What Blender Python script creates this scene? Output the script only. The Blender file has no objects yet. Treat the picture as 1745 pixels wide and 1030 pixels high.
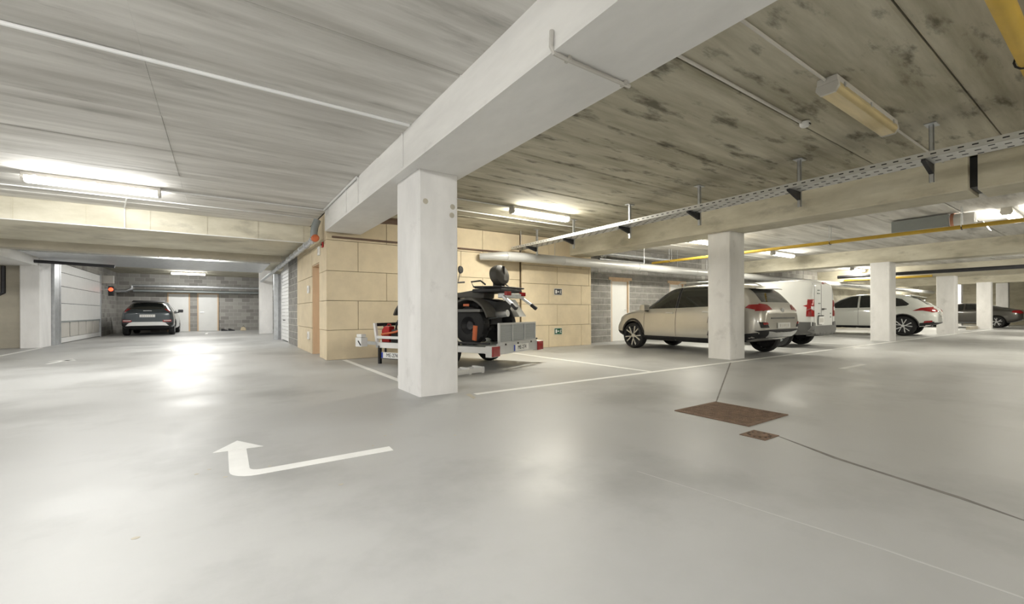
import bpy, bmesh, math, random
from mathutils import Vector, Matrix
from mathutils.bvhtree import BVHTree
random.seed(7)
S = bpy.context.scene
COL = S.collection
R = math.radians

# ------------------------------------------------------------------ camera, world, exposure
F_PX, HORIZON, CAM_H, YAW, ROLL = 731.0, 533.0, 0.95, R(34.2), R(0.2)
cam = bpy.data.cameras.new('camera'); co = bpy.data.objects.new('camera', cam); COL.objects.link(co)
cam.sensor_width = 36.0; cam.lens = F_PX / 1745 * 36.0; cam.shift_y = (HORIZON - 515.0) / 1745
cam.clip_start = 0.05; cam.clip_end = 200
fw = Vector((math.sin(YAW), math.cos(YAW), 0)); rt = Vector((math.cos(YAW), -math.sin(YAW), 0)); up = Vector((0, 0, 1))
cx = rt * math.cos(ROLL) - up * math.sin(ROLL); cy = rt * math.sin(ROLL) + up * math.cos(ROLL)
m = Matrix((cx, cy, -fw)).transposed().to_4x4(); m.translation = (0, 0, CAM_H); co.matrix_world = m
S.camera = co
W = bpy.data.worlds.new('world'); S.world = W; W.use_nodes = True
W.node_tree.nodes['Background'].inputs[0].default_value = (0.9, 0.95, 1, 1); W.node_tree.nodes['Background'].inputs[1].default_value = 0.05
S.view_settings.view_transform = 'Standard'; S.view_settings.look = 'None'; S.view_settings.gamma = 1.0
S.view_settings.use_curve_mapping = False; S.view_settings.exposure = 0.47
LAMP_W = 84.0        # light given by one twin-tube batten

# ------------------------------------------------------------------ materials
def mat(name, col, rough=0.6, metal=0.0, var=0.0, scale=(3, 3, 3), col2=None, bump=0.0, bscale=40.0, spec=0.5, emit=0.0, rvar=0.0,
        coat=0.0, spots=None, alpha=1.0):
    M = bpy.data.materials.new(name); M.use_nodes = True
    nt = M.node_tree; N = nt.nodes; L = nt.links; b = N['Principled BSDF']
    b.inputs['Base Color'].default_value = (*col, 1); b.inputs['Roughness'].default_value = rough
    b.inputs['Metallic'].default_value = metal; b.inputs['Specular IOR Level'].default_value = spec
    b.inputs['Coat Weight'].default_value = coat; b.inputs['Coat Roughness'].default_value = 0.05
    if emit: b.inputs['Emission Color'].default_value = (*col, 1); b.inputs['Emission Strength'].default_value = emit
    tc = N.new('ShaderNodeTexCoord')
    def noise(sc, detail, vec_scale):
        mp = N.new('ShaderNodeMapping'); mp.inputs['Scale'].default_value = vec_scale
        L.new(tc.outputs['Object'], mp.inputs[0])
        n = N.new('ShaderNodeTexNoise'); n.inputs['Scale'].default_value = sc; n.inputs['Detail'].default_value = detail
        n.inputs['Roughness'].default_value = 0.62
        L.new(mp.outputs[0], n.inputs['Vector']); return n.outputs['Fac']
    if var or col2:
        f = noise(1.0, 7, scale)
        r = N.new('ShaderNodeValToRGB'); e = r.color_ramp.elements
        e[0].position = 0.34; e[1].position = 0.66
        c2 = col2 if col2 else tuple(max(0, c * (1 - var)) for c in col)
        e[0].color = (*c2, 1); e[1].color = (*col, 1)
        L.new(f, r.inputs[0]); out = r.outputs[0]
        if spots:
            sc, thr, amt, vs = spots
            f2 = noise(sc, 9, vs)
            r2 = N.new('ShaderNodeValToRGB'); e2 = r2.color_ramp.elements
            e2[0].position = thr; e2[0].color = (0, 0, 0, 1); e2[1].position = thr + 0.12; e2[1].color = (amt, amt, amt, 1)
            L.new(f2, r2.inputs[0])
            mx = N.new('ShaderNodeMix'); mx.data_type = 'RGBA'
            L.new(r2.outputs[0], mx.inputs['Factor']); L.new(out, mx.inputs['A']); mx.inputs['B'].default_value = (col[0]*.16, col[1]*.15, col[2]*.13, 1)
            out = mx.outputs['Result']
        L.new(out, b.inputs['Base Color'])
        if rvar:
            mr = N.new('ShaderNodeMapRange'); mr.inputs['To Min'].default_value = rough - rvar; mr.inputs['To Max'].default_value = rough + rvar
            mr.inputs['From Min'].default_value = 0.3; mr.inputs['From Max'].default_value = 0.7
            L.new(f, mr.inputs[0]); L.new(mr.outputs[0], b.inputs['Roughness'])
    if bump:
        bp = N.new('ShaderNodeBump'); bp.inputs['Strength'].default_value = bump; bp.inputs['Distance'].default_value = 0.01
        L.new(noise(bscale, 5, (1, 1, 1)), bp.inputs['Height']); L.new(bp.outputs[0], b.inputs['Normal'])
    return M
MT = {
 'floor': mat('floor_coating', (0.47, 0.472, 0.465), 0.46, var=0.17, scale=(0.55, 0.75, 1), bump=0.06, bscale=7, rvar=0.12, spec=0.38, spots=(0.5, 0.5, 0.22, (1, 1, 1))),
 'plank_a': mat('slab_concrete_pale', (0.76, 0.745, 0.71), 0.85, scale=(0.38, 3.6, 1), col2=(0.48, 0.465, 0.43), bump=0.2, bscale=10, spots=(1.0, 0.55, 0.45, (0.55, 3.0, 1))),
 'plank_b': mat('slab_concrete_stained', (0.58, 0.55, 0.45), 0.88, scale=(0.5, 4.5, 1), col2=(0.33, 0.305, 0.225), bump=0.15, bscale=14, spots=(1.0, 0.545, 0.8, (1.5, 5, 1))),
 'seam': mat('seam_dark', (0.10, 0.09, 0.08), 0.9, var=0.3),
 'column': mat('column_concrete', (0.87, 0.86, 0.85), 0.75, var=0.15, scale=(2, 2, 0.8), bump=0.1, bscale=30, spots=(2.2, 0.60, 0.2, (1, 1, 1))),
 'beam': mat('beam_concrete', (0.88, 0.87, 0.85), 0.78, var=0.15, scale=(1.5, 0.6, 3), bump=0.12, bscale=24, spots=(1.6, 0.60, 0.22, (1, .7, 1.6))),
 'beam_w': mat('beam_concrete_warm', (0.70, 0.665, 0.55), 0.8, scale=(0.9, 0.9, 3), col2=(0.50, 0.465, 0.36), bump=0.12, bscale=24, spots=(1.2, 0.56, 0.3, (1, 1, 2))),
 'conc_w': mat('wall_concrete_warm', (0.55, 0.51, 0.42), 0.85, var=0.25, scale=(1, 1, 1.5)),
 'beige': mat('beige_board', (0.73, 0.62, 0.44), 0.9, var=0.12, scale=(3, 3, 3), bump=0.25, bscale=90),
 'joint_b': mat('board_joint', (0.30, 0.23, 0.14), 0.95, var=0.2),
 'block': mat('concrete_block', (0.30, 0.29, 0.27), 0.92, var=0.35, scale=(4, 4, 6), bump=0.5, bscale=60),
 'mortar': mat('mortar', (0.62, 0.60, 0.56), 0.95, var=0.15),
 'white': mat('white_paint', (0.80, 0.80, 0.79), 0.45, var=0.05),
 'line': mat('marking_paint', (0.83, 0.83, 0.81), 0.55, var=0.08, scale=(5, 5, 5)),
 'galv': mat('galvanised_steel', (0.62, 0.64, 0.66), 0.38, metal=0.75, var=0.18, scale=(8, 8, 8)),
 'tray': mat('tray_steel', (0.66, 0.66, 0.64), 0.45, metal=0.45, var=0.12, scale=(8, 8, 8)),
 'duct': mat('duct_grey', (0.60, 0.60, 0.59), 0.42, metal=0.25, var=0.08),
 'dark': mat('dark_steel', (0.05, 0.05, 0.055), 0.5, metal=0.4, var=0.3),
 'black': mat('black_plastic', (0.018, 0.018, 0.02), 0.55, var=0.2),
 'rubber': mat('tyre_rubber', (0.02, 0.02, 0.021), 0.8, var=0.3, scale=(9, 9, 9)),
 'yellow': mat('yellow_pipe_paint', (0.62, 0.41, 0.05), 0.45, var=0.15),
 'brown': mat('brown_pipe', (0.16, 0.10, 0.07), 0.6, var=0.2),
 'orange': mat('orange_plastic', (0.62, 0.15, 0.05), 0.5, var=0.15),
 'red': mat('red_plastic', (0.45, 0.02, 0.02), 0.35, var=0.1),
 'redlens': mat('tail_light_red', (0.36, 0.012, 0.015), 0.12, coat=1.0, var=0.15),
 'clearlens': mat('clear_lens', (0.75, 0.75, 0.74), 0.15, coat=1.0, var=0.06),
 'glass': mat('tinted_glass', (0.02, 0.023, 0.022), 0.06, coat=1.0, var=0.2),
 'rust': mat('rusty_iron', (0.24, 0.155, 0.105), 0.75, metal=0.2, var=0.4, scale=(14, 14, 14)),
 'crackd': mat('joint_dirt', (0.25, 0.235, 0.22), 0.8, var=0.35, scale=(6, 6, 6)),
 'crackl': mat('hairline_pale', (0.56, 0.56, 0.55), 0.7, var=0.1),
 'pit': mat('drain_pit', (0.05, 0.038, 0.03), 0.9, var=0.3),
 'wood': mat('door_lining_wood', (0.66, 0.48, 0.315), 0.6, var=0.15, scale=(8, 8, 1)),
 'doorw': mat('white_door', (0.74, 0.74, 0.72), 0.5, var=0.04),
 'alu': mat('aluminium', (0.70, 0.71, 0.72), 0.32, metal=0.8, var=0.1),
 'mesh': mat('mesh_panel', (0.40, 0.42, 0.43), 0.5, metal=0.5, var=0.15, scale=(2, 2, 60)),
 'plate': mat('plate_white', (0.80, 0.80, 0.78), 0.35, var=0.04),
 'ink': mat('plate_ink', (0.03, 0.03, 0.04), 0.6, var=0.1),
 'euro': mat('plate_blue', (0.02, 0.06, 0.42), 0.4, var=0.08),
 'green': mat('sign_green', (0.01, 0.10, 0.05), 0.45, var=0.1),
 'old': mat('yellowed_diffuser', (0.72, 0.58, 0.30), 0.3, var=0.2, scale=(1.5, 14, 6), coat=0.4),
 'housing': mat('lamp_housing', (0.60, 0.58, 0.54), 0.5, var=0.08),
 'lit': mat('lit_diffuser', (1.0, 0.97, 0.88), 0.4, emit=7.0),
 'redlit': mat('signal_red_lit', (1.0, 0.08, 0.03), 0.3, emit=2.2),
 'silver': mat('paint_champagne_silver', (0.58, 0.56, 0.51), 0.28, metal=0.5, coat=0.8, var=0.05),
 'vanw': mat('paint_van_white', (0.76, 0.77, 0.75), 0.35, coat=0.5, var=0.03),
 'carw': mat('paint_pearl_white', (0.80, 0.82, 0.78), 0.28, coat=0.9, var=0.03),
 'slate': mat('paint_slate_blue', (0.055, 0.068, 0.078), 0.28, metal=0.4, coat=0.9, var=0.06),
 'grey': mat('paint_dark_grey', (0.10, 0.095, 0.085), 0.3, metal=0.4, coat=0.9, var=0.06),
 'plastic': mat('grey_bumper_plastic', (0.16, 0.16, 0.155), 0.6, var=0.12),
 'copper': mat('copper_ring', (0.62, 0.30, 0.20), 0.35, metal=0.7, var=0.1),
 'fan': mat('fan_casing_grey', (0.33, 0.36, 0.36), 0.5, metal=0.2, var=0.08),
 'seat': mat('seat_vinyl', (0.10, 0.095, 0.085), 0.65, var=0.2),
}
# ------------------------------------------------------------------ mesh helpers
class MB:
    def __init__(s): s.v = []; s.f = []
    def add(s, vs, fs):
        o = len(s.v); s.v += [tuple(v) for v in vs]; s.f += [tuple(i + o for i in f) for f in fs]; return s
    def box(s, x0, x1, y0, y1, z0, z1, M=None, ch=0.0):
        vs = [Vector((x, y, z)) for z in (z0, z1) for y in (y0, y1) for x in (x0, x1)]
        if M: vs = [M @ v for v in vs]
        return s.add(vs, [(0, 2, 3, 1), (4, 5, 7, 6), (0, 1, 5, 4), (2, 6, 7, 3), (0, 4, 6, 2), (1, 3, 7, 5)])
    def tube(s, pts, r, n=10, cap=True):
        pts = [Vector(p) for p in pts]; rings = []
        rr = r if isinstance(r, (list, tuple)) else [r] * len(pts)
        d0 = (pts[1] - pts[0]).normalized(); a = d0.orthogonal().normalized()
        for i, p in enumerate(pts):
            d = ((pts[min(i + 1, len(pts) - 1)] - pts[max(i - 1, 0)])).normalized()
            a = (a - d * a.dot(d)).normalized(); b = d.cross(a)
            rings.append([p + (a * math.cos(t) + b * math.sin(t)) * rr[i] for t in [2 * math.pi * k / n for k in range(n)]])
        vs = [v for g in rings for v in g]; fs = []
        for i in range(len(pts) - 1):
            for k in range(n): fs.append((i * n + k, i * n + (k + 1) % n, (i + 1) * n + (k + 1) % n, (i + 1) * n + k))
        if cap: fs += [tuple(reversed(range(n))), tuple(range((len(pts) - 1) * n, len(pts) * n))]
        return s.add(vs, fs)
    def bar(s, p, q, w, h):            # rectangular bar between two points
        p = Vector(p); q = Vector(q); d = (q - p); L = d.length; d.normalize()
        u = Vector((0, 0, 1)) if abs(d.z) < 0.95 else Vector((1, 0, 0))
        a = d.cross(u).normalized(); b = a.cross(d)
        M = Matrix((d, a, b)).transposed().to_4x4(); M.translation = p
        return s.box(0, L, -w / 2, w / 2, -h / 2, h / 2, M)
    def prism(s, poly, axis, a, b, M=None):   # poly of 2D points extruded along axis from a to b
        def mk(p, t): return {'x': (t, p[0], p[1]), 'y': (p[0], t, p[1]), 'z': (p[0], p[1], t)}[axis]
        n = len(poly); vs = [Vector(mk(p, a)) for p in poly] + [Vector(mk(p, b)) for p in poly]
        if M: vs = [M @ v for v in vs]
        return s.add(vs, [tuple(range(n)), tuple(range(2 * n - 1, n - 1, -1))] + [(i, (i + 1) % n, n + (i + 1) % n, n + i) for i in range(n)])
    def lathe(s, prof, n=28, axis='y', M=None):     # prof: (radius, along)
        vs = []; fs = []
        for r, h in prof:
            for k in range(n):
                t = 2 * math.pi * k / n; c, q = r * math.cos(t), r * math.sin(t)
                v = Vector((c, h, q) if axis == 'y' else (c, q, h) if axis == 'z' else (h, c, q)); vs.append(M @ v if M else v)
        for i in range(len(prof) - 1):
            for k in range(n): fs.append((i * n + k, i * n + (k + 1) % n, (i + 1) * n + (k + 1) % n, (i + 1) * n + k))
        return s.add(vs, fs)
    def build(s, name, m, parent=None, bevel=0.0, smooth=False, loc=None):
        me = bpy.data.meshes.new(name); me.from_pydata([tuple(v) for v in s.v], [], s.f)
        bm = bmesh.new(); bm.from_mesh(me)
        bmesh.ops.recalc_face_normals(bm, faces=bm.faces[:])
        if bevel: bmesh.ops.bevel(bm, geom=bm.edges[:], offset=bevel, segments=2, affect='EDGES', profile=0.6)
        bm.to_mesh(me); bm.free(); me.materials.append(MT[m] if isinstance(m, str) else m)
        if smooth:
            me.polygons.foreach_set('use_smooth', [True] * len(me.polygons))
            me.set_sharp_from_angle(angle=R(38))
        return link(name, me, parent, loc)
def link(name, me, parent=None, loc=None):
    o = bpy.data.objects.new(name, me); COL.objects.link(o)
    if parent: o.parent = parent
    if loc: o.location = loc
    return o
def tag(o, label, cat=None, group=None, kind=None):
    o['label'] = label
    if cat: o['category'] = cat
    if group: o['group'] = group
    if kind: o['kind'] = kind
    return o
def empty(name, loc=(0, 0, 0), rz=0.0):
    o = bpy.data.objects.new(name, None); COL.objects.link(o); o.location = loc; o.rotation_euler = (0, 0, rz); o.empty_display_size = 0.2
    return o
def B(name, m, x0, x1, y0, y1, z0, z1, parent=None, bevel=0.0):
    return MB().box(x0, x1, y0, y1, z0, z1).build(name, m, parent, bevel)
def struct(o, label=None):
    o['kind'] = 'structure'
    if label: o['label'] = label
    return o
def text_mesh(body, size, name, m, parent, M):
    cu = bpy.data.curves.new(name, 'FONT'); cu.body = body; cu.size = size; cu.align_x = 'CENTER'; cu.align_y = 'CENTER'; cu.extrude = 0.001
    t = bpy.data.objects.new('tmp', cu); COL.objects.link(t)
    me = bpy.data.meshes.new_from_object(t.evaluated_get(bpy.context.evaluated_depsgraph_get())); bpy.data.objects.remove(t)
    me.transform(M); me.materials.clear(); me.materials.append(MT[m]); me.name = name
    return link(name, me, parent)

# ------------------------------------------------------------------ the shell
ZC = 3.0
XR, YB, XL = 44.0, -9.0, -9.0
floor = struct(B('floor', 'floor', XL - .3, XR + .3, YB - .3, 29.2, -0.3, 0), 'smooth pale grey coated concrete floor')
ceil = struct(B('ceiling', 'seam', XL - .3, XR + .3, YB - .3, 29.2, 3.16, 3.4), 'concrete slab ceiling of long planks')
SEAM0, PW = 0.93, 1.19
def planks(x0, x1, y0, y1, m, splits=()):
    xs = [x0] + [s for s in splits if x0 < s < x1] + [x1]
    k = math.floor((y0 - SEAM0) / PW)
    while SEAM0 + k * PW < y1:
        a = max(y0, SEAM0 + k * PW) + 0.007; b = min(y1, SEAM0 + (k + 1) * PW) - 0.007
        if b - a > 0.05:
            for i in range(len(xs) - 1):
                dz = random.uniform(-0.006, 0.006)
                w = MB(); p0, p1 = xs[i] + 0.0012, xs[i + 1] - 0.0012
                w.prism([(a, 3.16), (a, ZC + .012 + dz), (a + .014, ZC + dz), (b - .014, ZC + dz), (b, ZC + .012 + dz), (b, 3.16)], 'x', p0, p1)
                w.build('plank', m, ceil)
        k += 1
planks(XL, 1.75, YB, 11.05, 'plank_a', splits=(-0.5,))
planks(2.40, 8.22, YB, 9.6, 'plank_b')
planks(8.80, 17.85, YB, 9.6, 'plank_a')
planks(18.3, 26.1, YB, 9.6, 'plank_a')
planks(26.5, XR, YB, 9.6, 'plank_a')
planks(XL, 2.7, 19.2, 29.0, 'plank_b')

# beams along the depth (each with its two lower nibs) and their columns
def beam(x0, x1, y0, y1, z0, m, label, fins=()):
    b = MB().prism([(x0 + .015, z0), (x1 - .015, z0), (x1, z0 + .015), (x1, 3.16), (x0, 3.16), (x0, z0 + .015)], 'y', y0, y1)
    o = struct(b.build('beam', m), label); return o
b1 = beam(1.72, 2.43, YB, 9.14, 2.58, 'beam', 'pale concrete beam resting on the column beside the trailer')
for y in (4.72, 6.62, 7.35):
    MB().tube([(1.712, y, 2.60), (1.712, y, 2.99)], 0.013, 6).build('casting_ridge', 'beam', b1)
B('drip_edge', 'beam', 1.714, 1.75, YB, 9.1, 2.572, 2.60, b1)
b2 = beam(8.17, 8.86, 1.30, 9.6, 2.55, 'beam_w', 'stained concrete beam behind the perforated cable tray')
b2b = beam(8.24, 8.95, YB, 1.22, 2.55, 'beam_w', 'concrete beam end past the dark joint by the cable tray')
B('joint_filler', 'dark', 8.30, 8.84, 1.21, 1.31, 2.60, 3.0, b2b)
b3 = beam(17.75, 18.4, YB, 9.6, 2.52, 'beam_w', 'concrete beam above the white crossover car')
b4 = beam(25.9, 26.55, YB, 9.6, 2.42, 'beam_w', 'concrete beam far off behind the white crossover car')
b5 = beam(34.2, 34.8, YB, 9.6, 2.45, 'beam_w', 'farthest concrete beam before the dark saloon car')
def column(x0, x1, y0, y1, zt, m, label):
    c = 0.018
    o = MB().prism([(x0 + c, y0), (x1 - c, y0), (x1, y0 + c), (x1, y1 - c), (x1 - c, y1), (x0 + c, y1), (x0, y1 - c), (x0, y0 + c)], 'z', 0, zt).build('column', m)
    return struct(o, label)
c1 = column(1.85, 2.34, 4.58, 5.30, 2.58, 'column', 'big pale concrete column in front of the loaded trailer')
column(8.33, 8.87, 4.58, 5.06, 2.55, 'column', 'concrete column in front of the silver car')
column(17.5, 18.1, 4.50, 5.0, 2.52, 'column', 'concrete column in front of the white crossover car')
column(25.2, 25.8, 4.40, 4.95, 2.42, 'column', 'concrete column just behind the tail of the white crossover')
column(33.0, 33.4, 4.42, 4.95, 2.45, 'column', 'concrete column in front of the dark saloon car')
for i, (x, y, z) in enumerate(((1.93, 4.579, 2.22), (2.27, 4.579, 2.20), (2.26, 4.579, 2.10))):
    MB().lathe([(0.0, -.004), (.03, -.004), (.034, 0.004)], 12, 'y', Matrix.Translation((x, y, z))).build('patch_disc', 'conc_w', c1)

# beige boarded room, its boards one by one
def board_wall(parent, axis, u0, u1, courses, plane, depth, odd_first, holes=(), m='beige', step=1.2, name='panel'):
    for ci, (z0, z1) in enumerate(courses):
        u = u0; first = (odd_first if ci % 2 == 0 else step / 2 if odd_first == step else step)
        w = first
        while u < u1 - 0.01:
            e = min(u + w, u1); w = step
            segs = [(u, e, z0, z1)]
            for (h0, h1, hz) in holes:
                ns = []
                for (a, b, c, d) in segs:
                    if b <= h0 or a >= h1 or c >= hz: ns.append((a, b, c, d)); continue
                    if a < h0: ns.append((a, h0, c, d))
                    if b > h1: ns.append((h1, b, c, d))
                    if d > hz: ns.append((max(a, h0), min(b, h1), hz, d))
                segs = ns
            for (a, b, c, d) in segs:
                if b - a < 0.03: continue
                g = 0.0045; q = random.uniform(-.003, .003)
                if axis == 'x': o = MB().box(a + g, b - g, plane + q, plane + depth, c + g, d - g)
                else: o = MB().box(plane + q, plane + depth, a + g, b - g, c + g, d - g)
                o.build(name, m, parent, 0.003)
            u = e
CR = [(0.0, .605), (.605, 1.205), (1.205, 1.81), (1.81, 2.43)]
CRU = CR + [(2.43, 2.99)]
wbk = struct(B('wall_back', 'joint_b', 1.80, 6.5, 9.235, 9.5, 0, 3.0), 'beige boarded wall behind the trailer')
board_wall(wbk, 'x', 1.775, 6.5, CRU, 9.20, 0.04, 1.2)
wbx = struct(B('wall_back_pier', 'joint_b', 6.53, 8.96, 9.135, 9.9, 0, 2.99), 'beige boarded wall with two small exit signs')
board_wall(wbx, 'x', 6.5, 8.99, [(0, .6), (.6, 1.17), (1.17, 1.72), (1.72, 2.2), (2.2, 2.99)], 9.10, 0.04, 0.9)
wps = struct(MB().box(1.80, 2.1, 9.24, 10.0, 0, 3).box(1.80, 2.1, 10.9, 13.15, 0, 3).box(1.80, 2.1, 10.0, 10.9, 2.06, 3).build('wall_passage_right', 'joint_b'), 'beige boarded wall running along the passage')
board_wall(wps, 'y', 9.44, 13.2, CRU, 1.765, 0.04, 0.55, holes=((10.0, 10.9, 2.05),))
for i, (z0, z1) in enumerate(CRU): MB().box(1.758, 1.80, 9.20, 9.435, z0 + .004, z1 - .004).build('panel', 'beige', wps, 0.003)
d = struct(empty('door_1', (0, 0, 0)), 'light wood door recessed in the beige passage wall')
MB().box(1.93, 1.97, 10.03, 10.87, 0.01, 2.03).build('leaf', 'wood', d)
MB().box(1.78, 2.0, 10.0, 10.03, 0, 2.05).box(1.78, 2.0, 10.87, 10.9, 0, 2.05).box(1.78, 2.0, 10.03, 10.87, 2.03, 2.05).build('lining', 'wood', d)

# concrete block walls
def blocks(parent, axis, u0, u1, z1, plane, depth, holes=(), bl=.40, bh=.20):
    k = 0; z = 0.0
    while z < z1 - .02:
        u = u0 - (0.0 if k % 2 else bl / 2)
        while u < u1 - .01:
            a, b = max(u, u0), min(u + bl, u1); c, d_ = z, min(z + bh, z1)
            cut = [(a, b)]
            for (h0, h1, hz) in holes:
                if c < hz - .05: cut = [q for (a_, b_) in cut for q in ((a_, min(b_, h0)), (max(a_, h1), b_)) if q[1] - q[0] > .03]
            for (a_, b_) in cut:
                g = .008; q = random.uniform(-.003, .003)
                w = MB()
                if axis == 'x': w.box(a_ + g, b_ - g, plane + q, plane + depth, c + g, d_ - g)
                else: w.box(plane + q, plane + depth, a_ + g, b_ - g, c + g, d_ - g)
                w.build('block', 'block', parent)
            u += bl
        z += bh; k += 1
def block_mat():
    M = mat('block_courses', (0.33, 0.32, 0.30), 0.92, bump=0.3, bscale=50); nt = M.node_tree; N = nt.nodes; L = nt.links
    tc = N.new('ShaderNodeTexCoord'); sp = N.new('ShaderNodeSeparateXYZ'); ad = N.new('ShaderNodeMath'); cb = N.new('ShaderNodeCombineXYZ')
    L.new(tc.outputs['Object'], sp.inputs[0]); L.new(sp.outputs[0], ad.inputs[0]); L.new(sp.outputs[1], ad.inputs[1])
    L.new(ad.outputs[0], cb.inputs[0]); L.new(sp.outputs[2], cb.inputs[1])
    bk = N.new('ShaderNodeTexBrick'); bk.inputs['Scale'].default_value = 1; bk.inputs['Brick Width'].default_value = .4; bk.inputs['Row Height'].default_value = .2
    bk.inputs['Mortar Size'].default_value = .007; bk.inputs['Color1'].default_value = (.24, .23, .215, 1); bk.inputs['Color2'].default_value = (.38, .37, .345, 1); bk.inputs['Mortar'].default_value = (.46, .45, .42, 1)
    L.new(cb.outputs[0], bk.inputs['Vector']); L.new(bk.outputs['Color'], N['Principled BSDF'].inputs['Base Color']); return M
MT['courses'] = block_mat()
YW = 9.6
wbl = struct(MB().box(8.96, 10.40, YW + .008, 9.95, 0, 3).box(11.22, 13.42, YW + .008, 9.95, 0, 3).box(14.26, 15.4, YW + .008, 9.95, 0, 3).box(10.4, 11.22, YW + .008, 9.95, 2.0, 3).box(13.42, 14.26, YW + .008, 9.95, 2.0, 3).build('wall_block', 'mortar'), 'grey concrete block wall behind the silver car')
blocks(wbl, 'x', 8.99, 15.4, 3.0, YW, .04, holes=((10.36, 11.26, 2.04), (13.38, 14.3, 2.04)))
struct(B('wall_back_far', 'beam_w', 27, XR, YW, 9.95, 0, 3), 'plastered wall behind the dark saloon car')
struct(B('wall_block_far', 'courses', 15.4, 27, YW, 9.95, 0, 3), 'concrete block wall running on behind the far parked cars')
for i, x in enumerate((10.40, 13.42)):
    d = struct(empty('door_%d' % (i + 2)), ('plain white door in the block wall, in full view', 'plain white door partly hidden by the silver car')[i])
    MB().box(x + .02, x + .80, YW + .06, YW + .10, 0.01, 1.96).build('leaf', 'doorw', d)
    MB().box(x, x + .03, YW + .01, YW + .2, 0, 1.99).box(x + .79, x + .82, YW + .01, YW + .2, 0, 1.99).box(x + .03, x + .79, YW + .01, YW + .2, 1.955, 1.99).build('frame', 'wood', d)
    MB().box(x - .14, x + .96, YW - .012, YW + .05, 1.99, 2.08).build('lintel', 'wood', d)
    MB().tube([(x + .72, YW + .06, 1.02), (x + .72, YW + .0, 1.02), (x + .62, YW + .0, 1.02)], .01, 6).build('handle', 'alu', d)

# passage: low soffit, cross beams, side walls
so = struct(B('ceiling_passage', 'beam_w', XL, 2.0, 11.5, 19.2, 2.62, 3.2), 'low concrete soffit over the passage')
xb = struct(B('beam', 'beam_w', XL, 1.76, 11.05, 11.5, 2.60, 3.16), 'cream concrete cross beam over the passage mouth')
for k in range(11): MB().box(-7.6 + k * .92, -7.585 + k * .92, 11.04, 11.07, 2.60, 2.99).build('casting_ridge', 'beam_w', xb)
MB().box(XL, 1.75, 11.035, 11.06, 2.595, 2.61).build('drip_edge', 'white', xb)
struct(B('beam', 'conc_w', XL, 1.46, 14.1, 14.5, 2.44, 2.63), 'low brown cross beam deeper in the passage')
wl = struct(MB().box(XL, -4.62, 17.85, 18.2, 0, 2.62).build('wall_left_recess', 'conc_w'), 'warm grey concrete wall left of the passage column')
column(-4.62, -4.22, 17.55, 18.5, 2.62, 'column', 'concrete column left of the white roller door')
struct(B('beam', 'beam', -5.3, -4.25, 14.6, 18.6, 2.32, 2.62), 'concrete beam stub over the column by the roller door')
wlp = struct(MB().box(-4.7, -4.28, 18.5, 19.2, 0, 3).box(-4.7, -4.28, 19.2, 25.2, 2.62, 3).box(-4.7, -4.28, 25.2, 29, 0, 3).build('wall_left_passage', 'courses'), 'passage side wall around the roller door')
wend = struct(B('wall_end', 'courses', -4.7, 2.9, 28.8, 29.1, 0, 3.1), 'dark concrete block wall at the end of the passage')
wbp = struct(B('wall_passage_block', 'mortar', 1.798, 2.2, 13.21, 15.3, 0, 2.62), 'concrete block wall between beige boards and slatted garage door')
blocks(wbp, 'y', 13.22, 15.28, 2.6, 1.79, .04)
struct(MB().box(1.88, 2.2, 15.3, 17.3, 2.45, 2.62).box(2.6, 2.8, 17.3, 28.8, 0, 3).box(2.0, 2.8, 17.3, 17.45, 0, 2.62).build('wall_passage_far', 'column'), 'pale wall deep in the passage on the slatted door side')
for i, x in enumerate((-2.25, -0.98)):
    d = struct(empty('door_%d' % (i + 4)), ('white door partly behind the dark crossover car', 'white door in full view at the passage end')[i])
    MB().box(x, x + .84, 28.76, 28.80, 0.01, 2.0).build('leaf', 'doorw', d)
    MB().box(x - .06, x, 28.74, 28.81, 0, 2.06).box(x + .84, x + .90, 28.74, 28.81, 0, 2.06).box(x, x + .84, 28.74, 28.81, 2.0, 2.06).build('frame', 'wood', d)
    MB().tube([(x + .08, 28.77, 1.02), (x + .08, 28.72, 1.02), (x + .22, 28.72, 1.02)], .014, 6).build('handle', 'alu', d)
# outer walls out of view
for n, a in (('wall_left', (XL - .3, XL, YB, 18.2)), ('wall_front', (XL, XR, YB - .3, YB)), ('wall_right', (XR, XR + .3, YB, 9.95)), ('wall_fill', (2.1, 8.96, 9.5, 9.9))):
    struct(B(n, 'beam_w' if n == 'wall_right' else 'conc_w', a[0], a[1], a[2], a[3], 0, 3.1), {'wall_left': 'outer concrete wall of the garage, left', 'wall_front': 'outer concrete wall behind the viewer', 'wall_right': 'concrete wall at the far right end', 'wall_fill': 'core of the beige boarded room'}[n])
# far right: pilasters on the end wall and a kerb
for i, (y, w) in enumerate(((4.6, .5), (6.6, .5))): struct(B('column', 'column', 39.5, 40, y, y + w, 0, 3), 'far column by the dark saloon car, %s' % ('nearer the lane' if i == 0 else 'nearer the back wall'))
struct(B('trim_1', 'conc_w', 31.2, 33.4, 4.9, 5.05, 0, .16), 'low grey kerb at the foot of the far column')

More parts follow.
